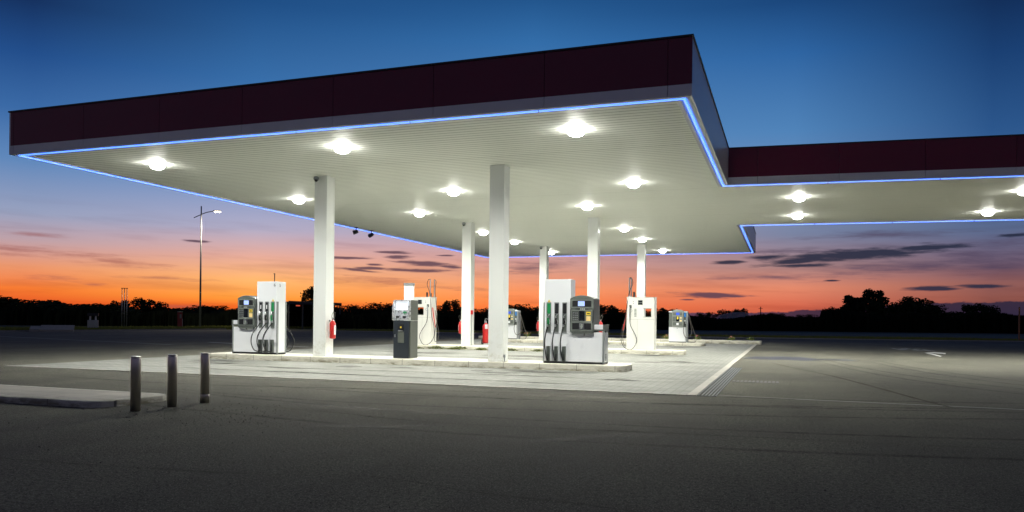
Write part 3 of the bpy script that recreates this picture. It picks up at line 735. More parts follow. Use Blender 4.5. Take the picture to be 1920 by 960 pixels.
for x, y, lb in ((13.6,28.0,'front light of the third pair along the wing'), (13.65,32.9,'rear light of the third pair along the wing'), (20.2,28.6,'front light of the fourth pair along the wing')):
    e = copy_tree(proto); e.location = (x, y, H+.01); tag(e, 'round recessed downlight: ' + lb, 'ceiling light', 'round lights in the canopy underside')

# ------------------------------------------------------------------ big fuel dispensers
def dispenser(x_left, y_front, mir, label):
    W, Dp = 1.66, .46
    e = empty('fuel_dispenser', (x_left + W/2, y_front + Dp/2, ISL), label, 'fuel pump', 'large white fuel pumps on the front island')
    X = (lambda x: W/2 - x) if mir else (lambda x: x - W/2)
    yf, yb = -Dp/2, Dp/2
    def bx(m, x0, x1, y0, y1, z0, z1): return m.box(X(x0), X(x1), y0, y1, z0, z1)
    bx(MB(), .01, W-.01, yf+.015, yb-.015, -.005, .055).build('plinth', 'black', e)
    m = MB(); bx(m, .03, W-.06, yf, yb, .056, .825)
    cab = m.build('cabinet', 'cabwhite', e, bevel=.008)
    # vertical grey corner trims
    m = MB(); bx(m, 0, .028, yf-.006, yf+.07, .03, 1.60); m.build('end_trim', 'trim', e, bevel=.004)
    m = MB(); bx(m, 0, .028, yb-.07, yb+.006, .03, 1.60); m.build('end_trim', 'trim', e, bevel=.004)
    m = MB(); bx(m, .002, .027, yf+.072, yb-.072, .056, 1.60); m.build('end_panel', 'cabwhite', e, bevel=.003)
    m = MB(); bx(m, W-.058, W-.012, yf-.004, yf+.03, .03, .86); m.build('corner_trim', 'trim', e, bevel=.004)
    m = MB(); bx(m, W-.058, W-.012, yb-.03, yb+.004, .03, .86); m.build('corner_trim', 'trim', e, bevel=.004)
    m = MB(); bx(m, W-.058, W-.014, yf+.032, yb-.032, .056, .82); m.build('end_panel', 'cabwhite', e, bevel=.003)
    m = MB(); bx(m, 1.22, W+.004, yf-.008, yb+.008, .862, .905); bx(m, W-.05, W+.002, yf-.006, yb+.006, .906, 1.03)
    m.build('lid_band', 'grey', e, bevel=.004)
    m = MB(); bx(m, 1.30, W-.052, yf-.003, yb+.003, .906, 1.026); bx(m, .74, 1.3, yf+.01, yb-.01, .826, .86); m.build('lid', 'cabwhite', e, bevel=.006)
    g_ = MB()
    for k in range(5): g_.box(X(W-.008), X(W-.013), yf+.13, yf+.26, .1+k*.035, .118+k*.035)
    g_.build('vent_grille', 'black', e)
    MB().box(X(1.12)-.012, X(1.12)+.012, yf-.012, yf+.0, .74, .79).build('lock', 'black', e)
    MB().box(X(.80)-.008, X(.80)+.008, yf-.01, yf+.0, .75, .765).build('bolt', 'black', e)
    # hose tower, white, from the plinth to 2.21
    m = MB(); bx(m, .030, .745, yf+.002, yb-.002, .83, 2.21); tower = m.build('tower', 'cabwhite', e, bevel=.01)
    if mir:
        MB().tube([(X(.28), 0, 2.205), (X(.28), 0, 2.46)], .014).box(X(.28)-.03, X(.28)+.014, -.012, .012, 2.445, 2.47).build('antenna', 'black', e)
        text('number', '6', .13, (X(.10), yf-.004, 2.10), (R(90), 0, 0), 'black', e)
        text('number', '5', .13, (X(.030)+.004, yf+.16, 2.09), (R(90), 0, R(90)), 'black', e)
    for side, sy in ((-1, yf), (1, yb)):
        for k in range(3):
            c = .155 + k*.215; s = side
            def fy(d): return sy + s*d
            def bxy(m, x0, x1, d0, d1, z0, z1):
                ya, yb_ = sorted((fy(d0), fy(d1))); return m.box(X(x0), X(x1), ya, yb_, z0, z1)
            # recessed holster: frame of a grey channel, dark back
            m = MB(); bxy(m, c-.062, c-.048, .0, .022, .80, 1.60); bxy(m, c+.048, c+.062, .0, .022, .80, 1.60); bxy(m, c-.048, c+.048, .0, .022, .80, .83); bxy(m, c-.048, c+.048, 0, .022, 1.575, 1.60)
            m.build('holster', 'trim', e, bevel=.003)
            m = MB(); bxy(m, c-.047, c+.047, .001, .006, .83, 1.30); m.build('holster_back', 'grey', e)
            m = MB(); bxy(m, c-.046, c+.046, .006, .016, 1.305, 1.573); m.build('product_plate', 'green' if k == 0 else 'black', e, bevel=.003)
            if k > 0 and mir:
                m = MB(); bxy(m, c-.018, c+.018, .017, .019, 1.38, 1.50); m.build('product_label', 'cabwhite', e)
            if k == 0:
                m = MB(); ya, yb_ = sorted((fy(.002), fy(.006)))
                m.prism_y([(X(c)-.04, 1.61), (X(c)+.04, 1.61), (X(c), 1.68)], ya, yb_); m.build('warning_sticker', 'yellow', e)
            # nozzle: body, spout, guard
            q = -1 if not mir else 1; cx = X(c)
            m = MB(); m.tube([(cx+q*.0, fy(.055), 1.02), (cx-q*.01, fy(.075), 1.10), (cx+q*.0, fy(.07), 1.17)], .030, 10, .026)
            m.box(cx-.02, cx+.02, min(fy(.04), fy(.1)), max(fy(.04), fy(.1)), 1.14, 1.19)
            nz = m.build('nozzle', 'green' if k == 0 else 'rubber', e, bevel=.004)
            MB().tube(spline([(cx, fy(.07), 1.16), (cx+q*.005, fy(.07), 1.23), (cx-q*.02, fy(.04), 1.29)], 4), .012).build('spout', 'alu', nz)
            MB().tube([(cx+q*.012, fy(.06), 1.03), (cx+q*.02, fy(.06), .96)], .026).tube(spline([(cx-q*.03, fy(.08), 1.03), (cx-q*.055, fy(.09), 1.09), (cx-q*.03, fy(.085), 1.15)], 4), .006).build('guard', 'alu', nz)
            # hose guide at the foot and hose
            m = MB(); bxy(m, c-.045, c-.03, .0, .075, .05, .45); bxy(m, c+.03, c+.045, .0, .075, .05, .45); bxy(m, c-.03, c+.03, .0, .02, .05, .45)
            m.build('hose_guide', 'grey', e, bevel=.003)
            if mir and side < 0:
                pts = [(cx+q*.02, fy(.06), .96), (cx-.06, fy(.085), .84), (cx-.2, fy(.14), .62), (cx-.23, fy(.16), .38), (cx-.15, fy(.15), .16), (cx-.04, fy(.09), .09), (cx, fy(.055), .12), (cx, fy(.045), .3)]
            elif mir:
                pts = [(cx+q*.02, fy(.06), .96), (cx+.06, fy(.085), .84), (cx+.2, fy(.18), .62), (cx+.28, fy(.22), .38), (cx+.2, fy(.16), .12), (cx+.05, fy(.09), .08), (cx, fy(.055), .12), (cx, fy(.045), .3)]
            else:
                pts = [(cx+q*.02, fy(.06), .96), (cx-.05, fy(.09), .82), (cx-.075, fy(.11), .6), (cx-.07, fy(.10), .38), (cx-.04, fy(.08), .16), (cx-.01, fy(.06), .09), (cx, fy(.05), .12), (cx, fy(.045), .25)]
            MB().tube(spline(pts, 8), .0155, 8).build('hose', 'rubber', e, smooth=True)
    # payment / display head
    hx0, hx1 = .75, 1.385; hz0, hz1 = .80, 1.70; hp = .09
    cxm = (hx0+hx1)/2
    prof = [(X(hx0), hz0+.03), (X(hx1), hz0+.03), (X(hx1), hz1)]
    for i in range(1, 9):
        t = i/9; xx = hx1 + (hx0-hx1)*t; prof.append((X(xx), hz1 + .085*math.sin(math.pi*t)**.8))
    prof.append((X(hx0), hz1))
    MB().prism_y(prof, yf-hp, yb+hp).build('display_head', 'grey', e, bevel=.01)
    m = MB(); pr = [(X(hx0+.03), hz0+.028), (X(hx1-.0), hz0+.028), (X(hx1-.05), hz0-.005), (X(hx0+.08), hz0-.02)]; m.prism_y(pr, yf-hp+.01, yb+hp-.01); m.build('head_skirt', 'grey', e, bevel=.004)
    for s, sy in ((-1, yf-hp), (1, yb+hp)):
        def fb(x0, x1, d0, d1, z0, z1, name, mt, bev=.003, par=e):
            ya, yb_ = sorted((sy + s*d0, sy + s*d1)); return MB().box(X(x0), X(x1), ya, yb_, z0, z1).build(name, mt, par, bevel=bev)
        # raised frames around three bays
        for z0, z1, nm in ((1.46,1.665,'f'), (1.10,1.40,'f'), (.87,1.085,'f')):
            m = MB(); ya, yb_ = sorted((sy, sy + s*.014))
            a0, a1 = hx0+.035, hx1-.035
            m.box(X(a0), X(a1), ya, yb_, z1-.018, z1); m.box(X(a0), X(a1), ya, yb_, z0, z0+.018)
            m.box(X(a0), X(a0+.018), ya, yb_, z0+.018, z1-.018); m.box(X(a1-.018), X(a1), ya, yb_, z0+.018, z1-.018)
            m.build('bay_frame', 'greylight', e, bevel=.003)
        b1 = fb(hx0+.07, hx1-.07, .0, .008, 1.49, 1.645, 'display_bezel', 'black')
        fb(cxm-.10, cxm+.075, .009, .012, 1.505, 1.63, 'display_screen', 'screen', 0, b1)
        fb(cxm-.17, cxm+.17, .0, .006, 1.42, 1.437, 'label_strip', 'black', 0)
        for k in range(3): fb(cxm-.04+k*.045, cxm-.01+k*.045, .007, .009, 1.42, 1.438, 'label_mark', 'cabwhite', 0)
        fb(cxm-.07, cxm+.08, .0, .01, 1.115, 1.385, 'screen', 'darkscreen')
        ku = cxm-.21 if not mir else cxm+.08+.06; 
        # keypad left of the dark screen, stickers right (as seen on the front)
        lft = (lambda v: v) if not mir else (lambda v: 2*cxm - v)
        kp = MB(); ya, yb_ = sorted((sy, sy + s*.008))
        for r_ in range(4):
            for c_ in range(3):
                x0 = lft(cxm-.235 + c_*.048); x1 = lft(cxm-.235 + c_*.048 + .034); kp.box(X(x0), X(x1), ya, yb_, 1.14+r_*.055, 1.172+r_*.055)
        kp.build('keypad', 'alu', e)
        fb(lft(cxm+.12), lft(cxm+.235), .0, .006, 1.27, 1.36, 'warning_label', 'yellow', 0)
        fb(lft(cxm+.14), lft(cxm+.215), .0065, .008, 1.295, 1.325, 'label_mark', 'black', 0)
        fb(lft(cxm+.12), lft(cxm+.235), .0, .006, 1.12, 1.245, 'notice_label', 'amber', 0)
        rb = fb(hx0+.07, hx1-.07, .0, .008, .90, 1.06, 'reader_bay', 'black')
        cr_ = fb(cxm-.06, cxm+.07, .009, .03, .905, 1.055, 'card_reader', 'alu', .004, rb)
        fb(cxm-.035, cxm+.045, .031, .035, .93, 1.03, 'reader_window', 'greylight', 0, rb)
        fb(hx1-.028, hx1-.008, .0, .016, 1.08, 1.42, 'side_strip', 'black', .002); fb(hx0+.008, hx0+.028, .0, .016, 1.08, 1.42, 'side_strip', 'black', .002)
    return e
dispenser(-5.995, 19.30, False, 'large white fuel pump at the right end of the front island')
dispenser(-16.055, 19.30, True, 'large white fuel pump numbered 6 at the left end of the front island')

# ------------------------------------------------------------------ payment terminal
e = empty('payment_terminal', (-10.24, 19.62, ISL), 'tall dark slate payment terminal with silver screen surround on the front island', 'payment terminal')
MB().prism_x([(-.25,0),(.25,0),(.25,1.07),(-.25,1.07),(-.262,.5)], -.245, .245).build('lower_cabinet', 'slate', e, bevel=.01)
MB().box(.246, .272, -.21, .25, .0, 1.07).box(-.272, -.246, -.21, .25, .0, 1.07).build('side_panel', 'slateside', e, bevel=.006)
MB().box(.246, .274, -.2, .25, 1.078, 1.66).box(-.274, -.246, -.2, .25, 1.078, 1.66).box(-.246,.246,.1,.25,1.078,1.655).build('head_side', 'slateside', e, bevel=.008)
def arcx(x0, x1):
    pr = [(-.20,1.075),(-.26,1.08)]
    for i in range(7): t = i/6; pr.append((-.275-.055*math.sin(math.pi*t*.9+.2)+.06*t, 1.1+.55*t))
    pr += [(-.16,1.665),(-.12,1.665),(-.15,1.075)]; return pr
MB().prism_x(arcx(0,0), -.272, -.215).prism_x(arcx(0,0), .215, .272).box(-.215,.215,-.27,-.2,1.078,1.12).box(-.215,.215,-.24,-.13,1.63,1.662).build('surround', 'silver', e, bevel=.006)
MB().prism_x([(-.24,1.12),(-.255,1.13),(-.19,1.37),(-.16,1.37),(-.16,1.12)], -.213, .213).build('console', 'silver', e, bevel=.004)
MB().prism_x([(-.188,1.375),(-.168,1.63),(-.15,1.63),(-.16,1.375)], -.205, .205).build('screen', 'panel_lit', e)
for x0, x1, z0, z1, y, nm, mt in ((-.16,-.07,1.15,1.205,-.262,'card_slot','black'), (.05,.14,1.15,1.205,-.262,'note_slot','black'), (.04,.15,1.29,1.33,-.232,'green_sign','green'), (-.12,-.1,1.31,1.34,-.228,'button','black'), (.085,.105,1.25,1.275,-.245,'button','green')):
    MB().box(x0, x1, y-.008, y+.03, z0, z1).build(nm, mt, e, bevel=.002)
MB().box(-.09,.075,-.272,-.254,.82,.99).build('receipt_recess', 'black', e, bevel=.004)
MB().box(-.075,.06,-.3,-.262,.77,.80).build('receipt_shelf', 'alu', e, bevel=.003)
MB().box(-.02,.02,-.285,-.27,.86,.91).build('receipt_mark', 'yellow', e)
MB().box(-.10,.095,-.27,-.252,.44,.765).build('front_flap', 'slateside', e, bevel=.004)
MB().box(-.205,-.175,-.272,-.25,.6,.68).build('lock', 'alu', e, bevel=.003)
MB().box(-.22,.24,-.2,.23,-.004,.02).build('foot', 'black', e)

# ------------------------------------------------------------------ gas (compressed) cabinets on the second island
def gas_cabinet(x0, y0, mir, hole, label):
    W, Dp, Hh = 1.09, .55, 2.05
    e = empty('gas_dispenser', (x0+W/2, y0+Dp/2, ISL), label, 'gas pump', 'cream gas pumps on the second island')
    X = (lambda x: W/2 - x) if mir else (lambda x: x - W/2)
    yf, yb = -Dp/2, Dp/2
    h0, h1 = hole; z0, z1 = 1.30, 1.62
    m = MB()
    m.box(X(0), X(W), yf, yb, 0, z0); m.box(X(0), X(W), yf, yb, z1, Hh); m.box(X(0), X(h0), yf, yf+.03, z0, z1); m.box(X(h1), X(W), yf, yf+.03, z0, z1)
    m.box(X(0), X(.06), yf+.03, yb, z0, z1); m.box(X(W-.02), X(W), yf+.03, yb, z0, z1)
    m.build('cabinet', 'cream', e)
    # door seams stand as thin proud strips, cap and plinth
    m = MB(); m.box(X(0)-0, X(W), yf-.004, yf-.001, 1.19, 1.197); m.box(X(.42), X(.426), yf-.004, yf-.001, .02, 1.19); m.build('door_seam', 'trim', e)
    MB().box(X(-.012), X(W+.012), yf-.012, yb+.012, Hh, Hh+.02).build('top_cap', 'cream', e, bevel=.004)
    MB().box(X(h0-.015), X(h1+.015), yf-.006, yf-.001, z0-.018, z0-.002).box(X(h0-.015), X(h1+.015), yf-.006, yf-.001, z1+.002, z1+.018).build('window_trim', 'trim', e)
    MB().box(X(.44), X(.63), yf-.014, yf, 1.76, 1.95).build('display_frame', 'greylight', e, bevel=.004)
    MB().box(X(.455), X(.615), yf-.018, yf-.014, 1.865, 1.935).box(X(.455), X(.615), yf-.018, yf-.014, 1.775, 1.845).build('display', 'darkscreen', e)
    MB().box(X(.245), X(.27), yf-.012, yf, 1.88, 1.91).box(X(.245), X(.27), yf-.012, yf, 1.81, 1.84).build('button', 'black', e)
    MB().box(X(.10), X(.19), yf-.03, yf, 1.63, 1.76).box(X(.12), X(.17), yf-.05, yf-.03, 1.66, 1.72).build('nozzle_holder', 'grey', e, bevel=.004)
    if hole[0] > .5:
        m = MB()
        for k in range(6): m.box(X(.30), X(.39), yf-.004, yf-.001, 1.30+k*.055, 1.335+k*.055)
        m.build('instruction_label', 'greylight', e)
    nx = X(.135)
    m = MB().tube(spline([(nx, yf-.05, 1.68), (nx+.0, yf-.09, 1.6), (nx, yf-.07, 1.5)], 4), .022).tube([(nx, yf-.07, 1.5), (nx, yf-.065, 1.26)], .026)
    m.tube(spline([(nx, yf-.07, 1.58), (nx+(.09 if not mir else -.09), yf-.07, 1.56), (nx+(.08 if not mir else -.08), yf-.07, 1.5), (nx, yf-.07, 1.46)], 4), .007)
    m.build('nozzle', 'galv', e)
    q = -1 if not mir else 1     # outward side
    ox = X(.03)
    for (yy, xo) in ((yf+.07, ox-q*.05), (yb-.07, ox-q*.05)):
        m = MB().tube([(xo, yy, Hh), (xo, yy, 2.84)], .024).lathe([(.045,Hh+.02),(.045,Hh+.06),(.03,Hh+.07)], c=(xo, yy, 0), seg=12); m.build('hose_mast', 'alu', e)
    m = MB().box(ox-q*.2, ox-q*.26, yf+.1, yf+.16, Hh+.02, Hh+.23).box(ox-q*.16, ox-q*.22, yb-.16, yb-.1, Hh+.02, Hh+.2); m.build('sensor_post', 'black', e)
    xo = ox-q*.05
    # front hose: nozzle, low loop, up the side, over the mast head
    pts = [(nx, yf-.065, 1.26), (nx-q*.04, yf-.1, .95), (nx-q*.26, yf-.17, .55), (nx-q*.3, yf-.2, .3), (nx-q*.12, yf-.2, .02), (nx+q*.15, yf-.18, .06),
           (ox+q*.22, yf-.1, .35), (ox+q*.2, yf-.05, .8), (ox+q*.07, yf-.03, 1.3), (xo+q*.05, yf+.0, 1.9), (xo-q*.02, yf+.03, 2.3), (xo-q*.14, yf+.05, 2.6), (xo-q*.09, yf+.06, 2.82), (xo, yf+.07, 2.84)]
    MB().tube(spline(pts, 8), .0125, 8).build('hose', 'rubber', e, smooth=True)
    pts = [(ox+q*.06, yb-.2, 1.5), (ox+q*.12, yb-.2, 1.1), (ox+q*.24, yb-.22, .6), (ox+q*.2, yb-.24, .2), (ox+q*.08, yb-.24, .15), (ox+q*.06, yb-.22, .5),
           (ox+q*.12, yb-.15, 1.1), (ox+q*.06, yb-.08, 1.7), (xo+q*.05, yb-.08, 2.4), (xo+q*.08, yb-.07, 2.75), (xo, yb-.07, 2.86)]
    MB().tube(spline(pts, 8), .0125, 8).build('hose', 'hosegrey', e, smooth=True)
    pts = [(ox+q*.05, yf+.12, 1.62), (ox+q*.09, yf+.12, 1.3), (ox+q*.2, yf+.1, .75)]
    MB().tube(spline(pts, 6), .02, 8).build('red_hose', 'red', e, smooth=True)
    return e
gas_cabinet(-5.86, 29.98, False, (.67,.97), 'cream gas pump at the right end of the second island, window opening at its right')
gas_cabinet(-15.5, 29.98, True, (.36,.70), 'cream gas pump at the left end of the second island, behind the terminal')

# upright sign panel behind the dark terminal
e = empty('sign_pillar', (-16.5, 31.6, 0), 'upright pale sign panel with grey cap rising behind the dark terminal', 'sign')
px_, py_ = at(766.5, 31.5)
e.location = (px_, py_, 0)
MB().box(-.2,.2,-.07,.07,0,2.66).build('panel', 'white', e, bevel=.008)
MB().box(-.215,.215,-.085,.085,2.661,2.76).build('cap', 'galv', e, bevel=.005)

# ------------------------------------------------------------------ small dispensers on the third island
def small_dispenser(x0, y0, label, first):
    W, Dp = 1.0, .5
    e = empty('compact_dispenser', (x0+W/2, y0+Dp/2, ISL), label, 'fuel pump', 'compact pumps on the third island')
    a = -W/2; yf, yb = -Dp/2, Dp/2
    MB().box(a+.02, a+W-.1, yf+.02, yb-.02, -.004, .05).build('plinth', 'black', e)
    MB().box(a, a+W-.12, yf, yb, .05, .82).build('cabinet', 'cabwhite', e, bevel=.008)
    MB().box(a, a+.16, yf+.03, yb-.03, .82, 1.60).box(a+.78, a+W-.1, yf+.03, yb-.03, .82, 1.60).build('side_bay', 'grey', e, bevel=.004)
    MB().box(a-.01, a+.17, yf+.02, yb-.02, 1.60, 1.66).box(a+.76, a+W-.05, yf+.02, yb-.02, 1.60, 1.66).build('bay_cap', 'cabwhite', e, bevel=.005)
    prof = [(a+.17,.83),(a+.77,.83),(a+.77,1.66)]
    for i in range(1, 8): t = i/8; prof.append((a+.77-.6*t, 1.66+.09*math.sin(math.pi*t)**.7))
    prof.append((a+.17,1.66))
    MB().prism_y(prof, yf-.05, yb+.05).build('display_head', 'greylight', e, bevel=.008)
    for s in (-1, 1):
        sy = s*(Dp/2+.05)
        def fb(x0, x1, z0, z1, d, nm, mt):
            ya, yb_ = sorted((sy, sy+s*d)); MB().box(a+x0, a+x1, ya, yb_, z0, z1).build(nm, mt, e, bevel=.002)
        fb(.22,.70,1.45,1.60,.006,'display_bezel','grey'); fb(.38,.56,1.46,1.59,.010,'display_screen','screen_dim')
        fb(.20,.36,1.12,1.38,.006,'keypad_plate','grey'); fb(.38,.54,1.12,1.38,.008,'screen','darkscreen'); fb(.42,.5,1.24,1.37,.011,'notice_label','yellow')
        fb(.58,.68,1.28,1.34,.008,'warning_label','amber'); fb(.58,.68,1.12,1.2,.008,'warning_label','amber')
        fb(.22,.70,.90,1.08,.006,'reader_bay','grey'); fb(.40,.52,.93,1.04,.012,'card_reader','cabwhite'); 
        fb(.42,.48,.75,.77,.004,'lock','black')
    MB().box(a+.80, a+.88, yf+.0, yf+.028, 1.36, 1.58).build('blue_label', 'blue', e)
    MB().box(a+.81, a+.87, yf+.0, yf+.028, 1.0, 1.2).build('nozzle_boot', 'cabwhite', e)
    MB().tube(spline([(a+.84,yf-.02,1.12),(a+.82,yf-.05,.95),(a+.79,yf-.03,.85)],4), .022).build('nozzle', 'black', e)
    MB().box(a+.88, a+W-.02, yf+.06, yb-.06, 0, 1.60).build('hose_pillar', 'galv' , e, bevel=.006)
    if first is None: pass
    MB().tube(spline([(a+.79,yf-.03,.85),(a+.77,yf-.08,.6),(a+.86,yf-.12,.33),(a+1.0,yf-.1,.26),(a+1.14,yf,.38),(a+1.18,yf+.1,.62),(a+1.08,yf+.15,1.2),(a+.99,yf+.2,1.5)],8), .015).build('hose', 'hosegrey', e, smooth=True)
    MB().tube(spline([(a+.99,yb-.2,1.55),(a+1.12,yb-.2,1.1),(a+1.28,yb-.2,.6),(a+1.4,yb-.2,.28),(a+1.36,yb-.25,.05),(a+1.2,yb-.3,.02),(a+1.0,yb-.3,.03)],8), .015).build('hose', 'hosegrey', e, smooth=True)
    return e
sd = small_dispenser(-5.77, 41.15, 'compact grey and white pump at the right end of the third island', None)
c2 = copy_tree(sd); c2.location.x += -9.5; tag(c2, 'compact grey and white pump on the third island, half hidden behind the front right column', 'fuel pump')

# ------------------------------------------------------------------ extinguishers
def extinguisher(x, y, z, label, s=1):
    e = empty('fire_extinguisher', (x, y, z), label, 'fire extinguisher', 'red extinguishers hung on the columns')
    MB().lathe([(.03,.0),(.085,.01),(.09,.04),(.09,.44),(.075,.49),(.035,.53),(.025,.55)], seg=20).build('cylinder', 'red', e, smooth=True)
    MB().box(.085,.0925,-.06,.03,.12,.40).build('label_plate', 'cabwhite', e)
    MB().lathe([(.022,.552),(.03,.56),(.03,.58),(.015,.6)], seg=12).box(-.05,.06,-.012,.012,.60,.615).box(-.12,-.088,-.02,.02,.5,.56).build('valve', 'galv', e)
    MB().tube(spline([(.0,0,.585),(-.02*s,-.02,.66),(.02*s,-.03,.76),(.075*s,-.02,.78),(.085*s,-.02,.7),(.04*s,-.02,.6)],6), .008).build('hose', 'hosegrey', e, smooth=True)
    return e
extinguisher(-12.53, 19.42, .68, 'red fire extinguisher with looped hose on the front left column')
extinguisher(-7.0, 30.37, .72, 'red fire extinguisher on the middle right column, mostly hidden behind the large pump')
x_ = extinguisher(-13.17, 30.37, .66, 'red fire extinguisher on the left side of the middle left column'); x_.scale.x = -1
x_ = extinguisher(-13.17, 41.42, .66, 'red fire extinguisher on the left side of the rear left column'); x_.scale.x = -1
# wheeled extinguisher standing on the ground
gx, gy = at(911, 38.9)
e = empty('wheeled_extinguisher', (gx, gy, .01), 'tall red wheeled fire extinguisher on the ground left of the front right column', 'fire extinguisher')
MB().lathe([(.08,.06),(.15,.09),(.16,.14),(.16,.92),(.14,1.0),(.07,1.07),(.05,1.1)], seg=24).build('cylinder', 'red', e, smooth=True)
for sx in (-1, 1):
    MB().tube([(sx*.19,.12,.13),(sx*.235,.12,.13)], .13, 18).build('wheel', 'rubber', e)
MB().tube(spline([(-.15,.16,.1),(-.15,.18,.8),(-.15,.24,1.25),(0,.26,1.3),(.15,.24,1.25),(.15,.18,.8),(.15,.16,.1)],5), .014).build('handle', 'galv', e)
MB().lathe([(.04,1.1),(.045,1.18),(.02,1.22)], seg=12).build('valve', 'galv', e)
MB().box(.02,.17,-.175,-.16,.8,1.02).build('tag', 'cabwhite', e)

# ------------------------------------------------------------------ bollards
e0 = None
for x, y, lb in ((-8.345,8.109,'nearest stainless steel bollard, beside the end of the raised median'),
                 (-8.276,8.699,'middle one of the three stainless steel bollards'),
                 (-8.249,9.328,'farthest stainless steel bollard, the right one, with a dented foot')):
    if e0 is None:
        e = e0 = empty('bollard', (x, y, 0), lb, 'bollard', 'stainless steel bollards by the median')
        MB().lathe([(.0655,-.02),(.0655,.715),(.06,.735)], seg=32).build('post', 'steel', e, smooth=True)
        MB().lathe([(.059,.735),(.0665,.736),(.0665,.742),(.06,.752),(.03,.756)], seg=32).build('cap', 'steel', e)
    else:
        e = copy_tree(e0)
    e.location = (x, y, 0); tag(e, lb, 'bollard', 'stainless steel bollards by the median')
for ch in [c for c in bpy.data.objects if c.parent == e and c.name.startswith('post')]:
    MB().lathe([(.068,.0),(.068,.12),(.066,.128)], seg=32).build('foot_sleeve', 'steel', e, smooth=True)

# ------------------------------------------------------------------ street lamp and far furniture
def street_lamp(x, y, h, label, energy, name='street_lamp', rz=0, cat='street lamp'):
    e = empty(name, (x, y, 0), label, cat, rz=rz)
    MB().tube([(0,0,-.03),(0,0,h*.5),(0,0,h)], .11, 12, .06).build('pole', 'galv', e, smooth=True)
    MB().tube(spline([(-.75,0,h*.905),(-.2,0,h*.925),(.5,0,h*.948),(1.35,0,h*.962)],6), .045, 8).build('arm', 'galv', e, smooth=True)
    MB().box(1.3,2.0,-.14,.14,h*.958,h*.968).build('lamp_head', 'galv', e, bevel=.02)
    MB().box(1.4,1.95,-.12,.12,h*.952,h*.9575).build('lens', 'warmlens', e)
    if energy:
        ld = bpy.data.lights.new('street_lamp_light', 'AREA'); ld.size = .5; ld.energy = energy; ld.color = (1,.84,.62); ld.shape = 'DISK'
        l = bpy.data.objects.new('lamp', ld); COL.objects.link(l); l.parent = e; l.location = (1.67, 0, h*.94)
    return e
street_lamp(-57.06, 63.72, 12.7, 'tall grey street lamp with curved arm and lit head on the far left verge', 800, rz=R(20))
x, y = at(1530, 330); e = street_lamp(x, y, 3.6, 'tiny lit lamp far off between the trees, right of the sprinkler', 0, rz=R(40))
x, y = at(1806, 300); e = street_lamp(x, y, 3.4, 'tiny lit lamp far off beside the dark tree at the right', 0, rz=R(10))

e = empty('signpost_frame', (-60.6, 57.4, 0), 'open frame of three tall steel tubes on the left verge', 'sign frame', rz=R(35))
for dx in (-.22, 0, .22): MB().tube([(dx,0,-.03),(dx,0,3.9)], .035, 8).build('tube', 'galv', e, smooth=True)
MB().box(-.3,.3,-.03,.03,3.9,3.96).build('crossbar', 'darkpaint', e)
e = empty('hydrant_cabinet', (-58.05, 61.95, 0), 'red upright hydrant cabinet standing left of the street lamp', 'hydrant cabinet', rz=R(42))
MB().box(-.22,.22,-.2,.2,-.03,1.68).build('body', 'darkred', e, bevel=.01)
MB().box(-.25,.25,-.23,.23,1.68,1.75).build('roof', 'greylight', e, bevel=.01)
MB().box(.0,.16,-.215,-.2,1.05,1.45).build('gauge_window', 'greylight', e)
MB().box(.23,.28,-.05,.0,0,1.0).build('side_post', 'galv', e)
e = empty('service_cabinet', (-55.5, 49.3, 0), 'grey metal service cabinet with two pale uprights on the left verge', 'cabinet', rz=R(45))
MB().box(-.4,.02,-.3,.3,-.03,.86).box(.03,.4,-.3,.3,-.03,.86).build('body', 'galv', e, bevel=.01)
MB().box(-.27,-.15,-.1,.1,.86,1.2).box(.15,.27,-.1,.1,.86,1.2).build('upright', 'white', e)
MB().box(-.42,.42,-.3,.3,1.2,1.45).build('top', 'darkpaint', e, bevel=.01)
e = empty('concrete_ramp_block', (*at(108, 57.5), 0), 'low pale concrete block with sloping top at the far left of the verge', 'concrete block', rz=R(48))
MB().prism_x([(-.8,.16),(.8,.48),(.8,-.03),(-.8,-.03)], -1.05, 1.05).build('block', 'concrete', e, bevel=.01)
MB().prism_x([(-.83,.165),(.83,.50),(.83,.485),(-.83,.15)], -1.1, 1.1).build('slab', 'concrete', e, bevel=.004)
MB().prism_x([(-.7,-.03),(.7,-.03),(.7,.42),(-.7,.2)], -1.75, -1.1).build('side_wall', 'concrete', e)
gx, gy = 17.45, 69.9
e = tag(MB().tube([(0,0,-.03),(0,0,2.7)], .055, 10).build('marker_post', 'rust'), 'thin orange post at the right edge beyond the asphalt', 'post'); e.location = (gx, gy, 0)
x, y = at(1426, 150)
e = empty('utility_pole', (x, y, 0), 'thin utility pole far off behind the sprinkler spray', 'utility pole')
MB().tube([(0,0,0),(0,0,4.3)], .1, 8, .08).build('pole', 'bark', e); MB().box(-.4,.4,-.04,.04,3.9,3.98).build('crossarm', 'bark', e)

# dark open shelter beyond the road
e = empty('shelter', (-53, 74.2, 0), 'low dark flat-roofed shelter behind the left pump, open front with slim posts', 'shelter')
MB().box(-3,3,-5.2,5.2,2.75,2.95).build('roof', 'slate', e, bevel=.02)
m = MB()
for i in range(52): m.box(2.96,3.04,-5.2+i*.2,-5.08+i*.2,2.70,3.04)
m.build('roof_edge', 'slate', e)
MB().box(-3,-2.85,-5,5,0,2.75).box(-2.85,1,4.85,5,0,2.75).build('wall', 'slate', e)
for yy in (-5.0,-2.5,0,2.5,5.0): MB().box(2.8,2.92,yy-.06,yy+.06,0,2.75).build('post', 'slateside', e)
m = MB()
for yy in (-3.9,-1.2,1.4): m.box(-2.8,-2.75,yy-.6,yy+.6,.6,2.0)
m.build('panel', 'slateside', e)
MB().box(2.3,2.5,-2.95,-2.45,2.5,2.62).build('red_light', 'redglow', e)
